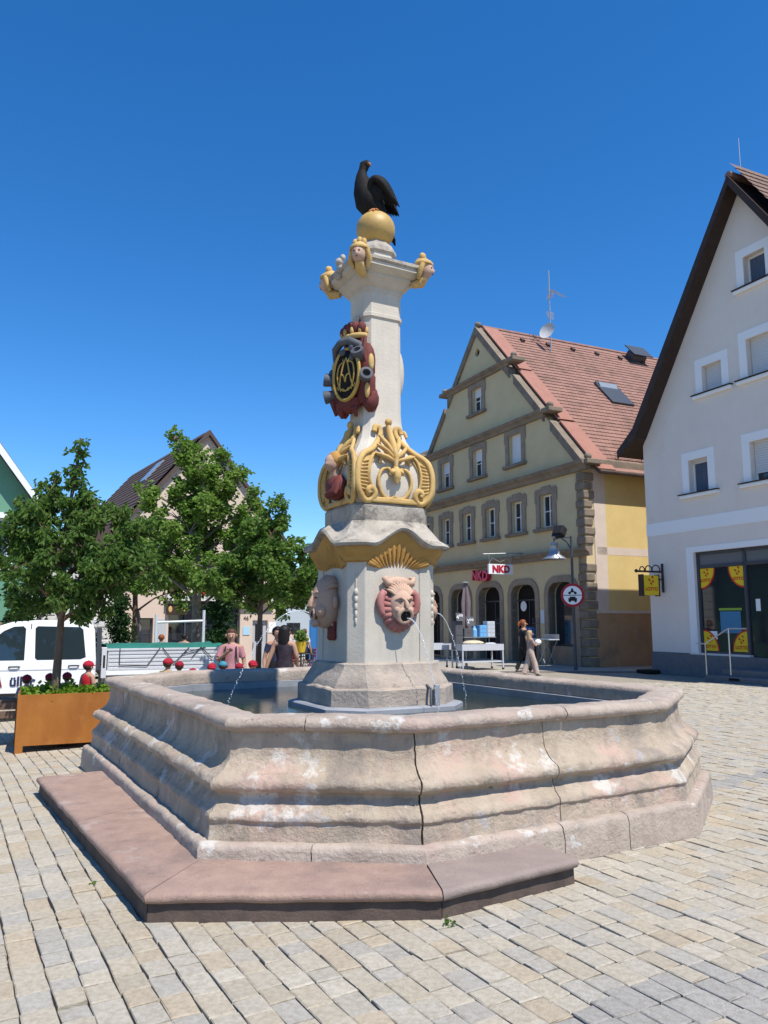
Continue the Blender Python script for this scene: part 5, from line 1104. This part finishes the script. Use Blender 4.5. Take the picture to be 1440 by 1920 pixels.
# cafe terrace far left of the pedestal
m_rch = mat('red_chair_lacquer', (.3, .03, .025), .5)
def cafe_chair(loc, rz, label):
    c = empty('cafe_chair', loc, rz, label, 'chair', 'red cafe chairs')
    for k in range(4): MB().box(-.2, .2, -.2 + k * .1, -.12 + k * .1, .44, .46).build('slat', m_rch, c)
    for k in range(3): MB().box(-.2, .2, .2, .22, .55 + k * .12, .63 + k * .12).build('back_slat', m_rch, c)
    for x in (-.19, .19): MB().tube([(x, -.2, 0), (x, .2, .44), (x, .21, .92)], .014, 6).build('leg', m_rch, c); MB().tube([(x, .2, 0), (x, -.2, .44)], .014, 6).build('leg', m_rch, c)
for k, (x, y, a) in enumerate(((-3.35, 30.5, .4), (-3.75, 31.2, 2.2), (-3.0, 31.6, -1.2), (-3.4, 29.6, 2.9), (-4.0, 32.6, .9))): cafe_chair(G(x, y), a, ['red slatted cafe chair nearest the pedestal side', 'red cafe chair left of the nearest one', 'red cafe chair farthest right on the terrace', 'red cafe chair in front of the terrace table', 'red cafe chair farthest back'][k])
ct_ = empty('cafe_table', G(-3.4, 30.9), 0, 'red topped cafe table on the far terrace', 'table'); MB().lathe([(.0, .72), (.35, .72), (.35, .75), (0, .75)], 20).build('table_top', m_rch, ct_); MB().tube([(0, 0, 0), (0, 0, .72)], .03, 8).build('pedestal', m_grey, ct_)
pp = empty('flower_pot', G(-3.1, 29.2), 0, 'yellow flower pot with green plant on the cafe terrace', 'flower pot'); MB().lathe([(.14, .8), (.22, 1.2), (.2, 1.2), (.1, .85)], 16).build('pot', mat('pot_yellow', (.6, .4, .03), .6), pp); MB().tube([(0, 0, 0), (0, 0, .82)], .04, 6).build('stand', m_grey, pp); mb = MB(); leaves(mb, [((0, 0, 1.35), .28)], 260, .12, random.Random(2), 0, .4); mb.build('foliage', m_leafC, pp)
bc = empty('blue_door', G(-2.6, 36.5), R(10), 'blue painted gate panel at the far end beside the pedestal', 'door'); MB().box(-.9, .9, 0, .1, 0, 2.1).build('panel', mat('blue_paint', (.03, .16, .4), .6), bc); mb = MB()
for k in range(6): mb.box(-.85 + k * .29, -.62 + k * .29, -.02, 0, .1, 2.0)
mb.build('board', MATS['blue_paint'], bc)

# weeds in the joints beside the step, clothes rack in the doorway
for k, (x, y, n) in enumerate(((.36, 4.62, 40), (-1.9, 5.3, 16))):
    wd = MB(); leaves(wd, [((0, 0, .012), 0.02 if n < 40 else .035)], n // 2, .018, random.Random(k), -.6, .3)
    wd.build('weed', m_leafC, None, loc=G(x, y, .0), label=['yellow green weed at the corner of the two step slabs', 'tiny weed in the joint left of the step'][k], cat='weed', group='weeds in the paving joints')
rk = empty('clothes_rack', nk.matrix_basis @ V((-3.75, .05, 0)), FA, 'rail of blue garments hanging at the right side of the shop doorway', 'clothes rack')
MB().tube([(-.4, 0, 0), (-.4, 0, 1.5), (.35, 0, 1.5), (.35, 0, 0)], .015, 6).build('rail', m_steel, rk)
for k in range(6):
    gmb = MB(); x = -.3 + k * .11; gmb.loft([[(x + a * .03 * cos(t), b_ * sin(t), z) for t in [q * pi / 5 for q in range(10)]] for a, b_, z in ((.6, .06, 1.46), (1, .2, 1.38), (.9, .17, 1.1), (1.2, .2, .75), (1.2, .21, .7))]); gmb.map(lambda p: jit(p, 9, .02)).build('garment', mat('denim_blue' if k % 3 else 'pale_shirt', (.1, .2, .45) if k % 3 else (.5, .5, .52), .9), rk, smooth=True)
MB().lathe([(.001, 0), (.22, 0), (.22, .01), (.001, .01)], 20, (-4.6, .28, 2.35), (0, -1, 0)).build('door_sticker', m_sw, nk)
# ---------------- people
def skinmat(n, c): return mat(n, c, .6, tuple(x * .9 for x in c), 6)
m_skin = skinmat('skin', (.42, .24, .16)); m_cloth = {}
def cloth(n, c, c2=None, s=12): return mat(n, c, .85, c2 or tuple(x * .75 for x in c), s)
def person(label, loc, rz, h, skin, top, bottom, hair, arms=None, sit=False, long_hair=False, cap=None, skirt=False, sleeve=.5, legs=None, child=False, group=None, wide=False, straps=False, pony=False):
    """local frame: faces -y, unit height scaled by h"""
    r = empty('person', loc, rz, label, 'person', group); S = h
    hs = 1.04 if child else 1.0                          # children have larger heads
    P = []; E = []; RD = []
    def add(p, rad, par=None):
        P.append(tuple(c * S for c in p)); RD.append(tuple(x * S for x in (rad if hasattr(rad, '__len__') else (rad, rad))))
        if par is not None: E.append((par, len(P) - 1))
        return len(P) - 1
    pel = add((0, 0, .53), (.085, .062)); wa = add((0, 0, .62), (.072, .055), pel); chh = add((0, .0, .72), (.09, .062), wa); up_ = add((0, .005, .795), (.075, .05), chh); nk_ = add((0, .0, .845), .03, up_); hb = add((0, -.008, .875), .042 * hs, nk_); hm = add((0, -.008, .925), .058 * hs, hb); ht = add((0, 0, .965), .046 * hs, hm)
    arms = arms or {-1: ((-.15, .01, .63), (-.16, -.04, .49)), 1: ((.15, .01, .63), (.16, -.04, .49))}
    legs = legs or {-1: ((-.055, -.01, .28), (-.058, .01, .045)), 1: ((.055, -.01, .28), (.058, .01, .045))}
    if sit: legs = {s: ((s * .07, -.22, .5), (s * .075, -.22, .27)) for s in (-1, 1)}
    for s in (-1, 1):
        shd = add((s * .105, .005, .79), .036, up_); el, wr = arms[s]; e = add(el, .027, shd); w_ = add(wr, .02, e)
        d = (V(wr) - V(el)).normalized(); sd = d.cross(V((0, 1, .2))).normalized(); pm = add(V(wr) + d * .03, (.02, .013), w_)
        for j, (o, l) in enumerate(((-.016, .035), (-.006, .042), (.005, .04), (.015, .032))):
            a = add(V(wr) + d * .055 + sd * o, .0062, pm); add(V(wr) + d * (.055 + l) + sd * o * 1.2 + V((0, -.008, 0)), .005, a)
        a = add(V(wr) + d * .03 + sd * .024 * -s, .007, pm); add(V(wr) + d * .055 + sd * .034 * -s, .0055, a)
        kn, an = legs[s]; hp = add((s * .05, 0, .49), (.06, .058), pel); k = add(kn, .04, hp); a = add(an, .025, k); add((an[0], an[1] - .09, an[2] - .022), .02, a)
    me = bpy.data.meshes.new('body'); me.from_pydata(P, E, []); me.materials.append(skin); o = bpy.data.objects.new('body', me); COL.objects.link(o); o.parent = r
    md = o.modifiers.new('skin', 'SKIN'); md.use_smooth_shade = True; sv = me.skin_vertices[0].data
    for i, q in enumerate(RD): sv[i].radius = q; sv[i].use_root = (i == pel)
    sb = o.modifiers.new('sub', 'SUBSURF'); sb.levels = 1; sb.render_levels = 2
    # head details
    mb = MB(); z = .92
    mb.tube([(0, -.06 * hs - .004, z + .012), (0, -.075 * hs - .004, z - .012), (0, -.062 * hs - .004, z - .018)], [.006, .012, .005], 6)
    mb.map(lambda p: p * S).build('nose', skin, r, smooth=True)
    for s in (-1, 1): MB().ell((s * .06 * hs, 0, z), (.009, .016, .022), 6, 5).map(lambda p: p * S).build('ear', skin, r, smooth=True)
    mb = MB()
    for s in (-1, 1): MB().ell((s * .022, -.058 * hs - .006, z + .012), (.008, .005, .005), 6, 5).map(lambda p: p * S).build('eye', mat('eye_dark', (.06, .025, .02), .5), r)
    mb.ell((0, -.057 * hs - .006, z - .034), (.016, .004, .004), 6, 4); mb.map(lambda p: p * S).build('mouth', mat('eye_dark', (.06, .025, .02), .5), r)
    hm_ = mat('hair_%s' % '_'.join('%d' % (c * 100) for c in hair), hair, .6, tuple(c * .5 for c in hair), 20, stretch=(6, 6, .6))
    def hd(u):
        k = 1 - .26 * min(1, max(0, (-u.y - .05) / .4)) * min(1, max(0, (.75 - u.z) / .5))
        return k * (1 + .05 * noise.noise(u * 5))
    mb = MB().ell((0, .006, .937), (.067 * hs, .072 * hs, .066 * hs), 18, 14, hd)
    if long_hair: mb.loft([[(a * cos(t), .03 + b_ * sin(t), z_) for t in [q * pi / 7 for q in range(14)]] for a, b_, z_ in ((.06, .05, .95), (.068, .05, .9), (.066, .045, .83), (.06, .035, .76), (.04, .02, .69))])
    if pony: mb.tube([(0, .06, .95), (.0, .1, .93), (.0, .1, .85)], [.02, .028, .01], 8)
    mb.map(lambda p: p * S).build('hair', hm_, r, smooth=True)
    if cap:
        mb = MB().ell((0, .004, .945), (.074 * hs, .08 * hs, .068 * hs), 18, 12, lambda u: 1 if u.z > -.05 else .9); mb.loft([[(.06 * hs * cos(t), -.03 - q * .075 * hs * (-sin(t) if sin(t) < 0 else 0) - .03 * q, .945 + dz) for t in [pi + k * pi / 9 for k in range(10)]] for q, dz in ((.5, .004), (1, -.005), (1, -.012), (.5, -.006))], cap=False, closed=False)
        mb.ell((0, 0, 1.005 + .01 * hs), .008, 6, 4)
        mb.map(lambda p: p * S).build('cap', cap, r, smooth=True)
    # clothing: torso and sleeves
    n = 16
    def rg(a, b_, z_, dy=0): return [(a * cos(2 * pi * j / n), dy + b_ * sin(2 * pi * j / n), z_) for j in range(n)]
    mb = MB().loft([rg(.1, .078, .5), rg(.094, .074, .56), rg(.086, .069, .62), rg(.1, .076, .70), rg(.106, .074, .76), rg(.1, .062, .80), rg(.062, .05, .825)])
    if sleeve:
        for s in (-1, 1):
            el = V(arms[s][0]); wr = V(arms[s][1]); a = V((s * .095, .005, .79)); pts = [a, a.lerp(el, .5), a.lerp(el, min(1, sleeve * 1.0))]
            if sleeve > 1: pts[2] = el; pts.append(el.lerp(wr, sleeve - 1))
            mb.tube(pts, [.045, .043, .041, .034][:len(pts)], 10)
    mb.map(lambda p: jit(jit(p, 18, .007), 40, .003) * S).build('top', top, r, smooth=True)
    mb = MB()
    if skirt: mb.loft([rg(.09, .074, .6), rg(.108, .086, .52), rg(.125, .1, .42), rg(.14, .115, .3), rg(.145, .12, .24)])
    else:
        mb.loft([rg(.09, .07, .6), rg(.105, .08, .53), rg(.1, .078, .47)])
        for s in (-1, 1):
            kn, an = V(legs[s][0]), V(legs[s][1]); hp = V((s * .05, 0, .5)); q = 1.5 if wide else 1; mb.tube([hp, hp.lerp(kn, .5), kn, kn.lerp(an, .55), an + V((0, 0, .01))], [.066, .06, .05 * (q * .85 if wide else 1), .042 * q, .036 * q * (1.2 if wide else 1)], 12)
    mb.map(lambda p: jit(p, 18, .005) * S).build('skirt' if skirt else 'trousers', bottom, r, smooth=True)
    mb = MB()
    for s in (-1, 1): an = legs[s][1]; mb.ell((an[0], an[1] - .04, an[2] - .02), (.03, .075, .025), 10, 7)
    mb.map(lambda p: p * S).build('shoes', mat('shoe', (.2, .17, .15), .7), r, smooth=True)
    if straps:
        mb = MB()
        for s in (-1, 1): mb.tube([(s * .06, -.066, .8), (s * .065, -.082, .72), (s * .075, -.078, .62)], .008, 6)
        mb.map(lambda p: p * S).build('bag_strap', m_rub, r)
    return r
c_pink = cloth('rose_dress', (.36, .15, .17), (.48, .25, .26), 30); c_black = cloth('black_dress', (.014, .013, .016), (.05, .03, .045), 14); c_red = cloth('red_shirt', (.55, .02, .03)); c_lime = cloth('lime_shirt', (.38, .55, .06)); c_cap = cloth('red_cap', (.4, .012, .03)); c_capd = cloth('crimson_cap', (.3, .01, .028)); c_blue = cloth('teal_cap', (.05, .25, .33)); c_navy = cloth('navy_shorts', (.03, .04, .08)); c_grey = cloth('grey_blue_shirt', (.2, .24, .3)); c_beige = cloth('beige_linen', (.52, .4, .33)); c_beige2 = cloth('taupe_top', (.36, .27, .23)); c_white = cloth('white_shirt', (.6, .6, .6)); c_dk = cloth('black_cloth', (.02, .02, .022))
BR = (.1, .045, .025); BK = (.012, .009, .009); RH = (.3, .09, .03); BL = (.55, .4, .22)
person('woman in rose patterned dress with black bag straps, hand raised, facing camera', G(-2.82, 14.4), R(8), 1.6, m_skin, c_pink, c_pink, BR, {-1: ((-.15, -.03, .64), (-.04, -.12, .73)), 1: ((.15, .01, .64), (.17, -.03, .5))}, skirt=True, sleeve=.75, straps=True)
person('woman in black sleeveless dress seen from behind, long black hair', G(-1.84, 14.4), R(172), 1.64, m_skin, c_black, c_black, BK, {-1: ((-.15, .0, .64), (-.12, -.1, .58)), 1: ((.16, .03, .63), (.2, .04, .5))}, skirt=True, sleeve=0, long_hair=True)
person('dark haired woman facing us, mostly hidden behind the woman in black', G(-2.05, 15.0), R(20), 1.62, m_skin, c_navy, c_dk, BK, skirt=False)
person('child in red cap and red tank top beside the truck cab', G(-4.98, 13.2), R(150), 1.14, m_skin, c_red, c_navy, BR, cap=c_cap, sleeve=0, child=True, group='children in caps')
person('child in red cap and lime shirt stretching an arm left toward the truck', G(-3.7, 13.4), R(170), 1.12, m_skin, c_lime, c_navy, BR, {-1: ((-.15, .0, .64), (-.15, -.05, .5)), 1: ((.19, -.02, .68), (.33, -.03, .66))}, cap=c_cap, sleeve=.6, child=True, group='children in caps')
person('child in grey blue shirt close behind the lime shirted child', G(-3.62, 13.85), R(190), 1.05, m_skin, c_grey, c_navy, BR, sleeve=.9, child=True, cap=c_capd, group='children in caps')
for k, (px, py, hh, cp, lb) in enumerate(((362, 13.6, .93, c_capd, 'child in crimson cap just right of the lime shirted child'), (397, 13.6, 1.0, c_cap, 'child in bright red cap below the corten planter and truck tail'), (418, 13.8, 1.02, c_blue, 'child in teal blue cap beside the woman in rose dress'), (449, 13.5, .99, c_capd, 'child in dark red cap directly in front of the rose dress'), (474, 13.6, 1.03, c_cap, 'child in red cap left of the slim tree trunk'))):
    x = (px - 720) / 1442 * (py * .99 - .1); person(lb, G(x, py), R([160, 20, 200, 170, 30][k]), hh, m_skin, [c_white, c_grey, c_navy, c_red, c_white][k], c_navy, BR, cap=cp, child=True, group='children in caps')
for k, (px, py, lb) in enumerate(((52, 12.5, 'child in dark red cap behind the planter foliage, leftmost'), (95, 12.7, 'child in red cap behind the planter foliage left of the trunk'), (127, 12.8, 'child in crimson cap behind the planter foliage right of the trunk'))):
    x = (px - 720) / 1442 * (py * .99 - .1); person(lb, G(x, py), R(180 + 15 * k), .98, m_skin, [c_grey, c_white, c_navy][k], c_navy, BR, cap=c_capd, child=True, group='children in caps')
person('red haired woman in black walking past the shop arches', (4.66, 26.0, 0), R(105), 1.76, m_skin, c_dk, c_dk, RH, legs={-1: ((-.055, -.06, .28), (-.055, -.1, .045)), 1: ((.055, .04, .29), (.055, .13, .06))}, pony=True, sleeve=.6)
person('blonde girl in beige wide trousers walking past the shop holding a white bundle', (4.62, 24.65, 0), R(100), 1.42, m_skin, c_beige2, c_beige, BL, {-1: ((-.13, -.07, .66), (-.05, -.16, .72)), 1: ((.13, -.07, .66), (.05, -.16, .72))}, long_hair=True, wide=True, sleeve=.8, legs={-1: ((-.055, -.07, .28), (-.055, -.11, .045)), 1: ((.055, .05, .29), (.055, .14, .05))})
MB().ell((4.86, 24.62, 1.05), (.11, .1, .09), 12, 8, lambda u: 1 + .15 * noise.noise(u * 4)).build('cloth_bundle', m_sw, label='white cloth bundle held by the blonde girl', cat='bundle', smooth=True)
for k, (x, y, a, t, lb) in enumerate(((-8.0, 28.0, 200, c_dk, 'seated cafe guest with red hair and dark top'), (-7.25, 28.3, 170, c_grey, 'seated cafe guest in grey shirt, dark hair'), (-3.7, 30.2, 185, c_white, 'guest in white shirt on the far terrace'), (-3.1, 30.4, 150, c_white, 'second guest in white at the far terrace, by the yellow pot'))):
    person(lb, G(x, y), R(a), 1.68, m_skin, t, c_navy, [RH, BK, BK, BR][k], sit=True, sleeve=.6)
    c_ = empty('stool', G(x, y), R(a), ['dark bar stool under the red haired cafe guest', 'dark bar stool under the cafe guest in grey', 'dark bar stool under the terrace guest in white', 'dark bar stool under the second terrace guest'][k], 'stool', 'cafe stools'); MB().box(-.2, .2, -.2, .2, .7, .74).build('seat', m_dg, c_, bevel=.01)
    fr_ = MB().box(-.2, .2, -.56, -.34, .335, .365)
    for q_ in (-.17, .17): fr_.box(q_ - .012, q_ + .012, -.34, -.17, .34, .36)
    fr_.build('footrest', m_dg, c_)
    for x_ in (-.17, .17):
        for y_ in (-.17, .17): MB().tube([(x_, y_, 0), (x_, y_, .7)], .014, 6).build('leg', m_dg, c_)
person('man in pale blue shirt standing on the far terrace', G(-4.05, 33.5), R(200), 1.78, m_skin, cloth('pale_blue_shirt', (.4, .5, .62)), c_navy, BK)
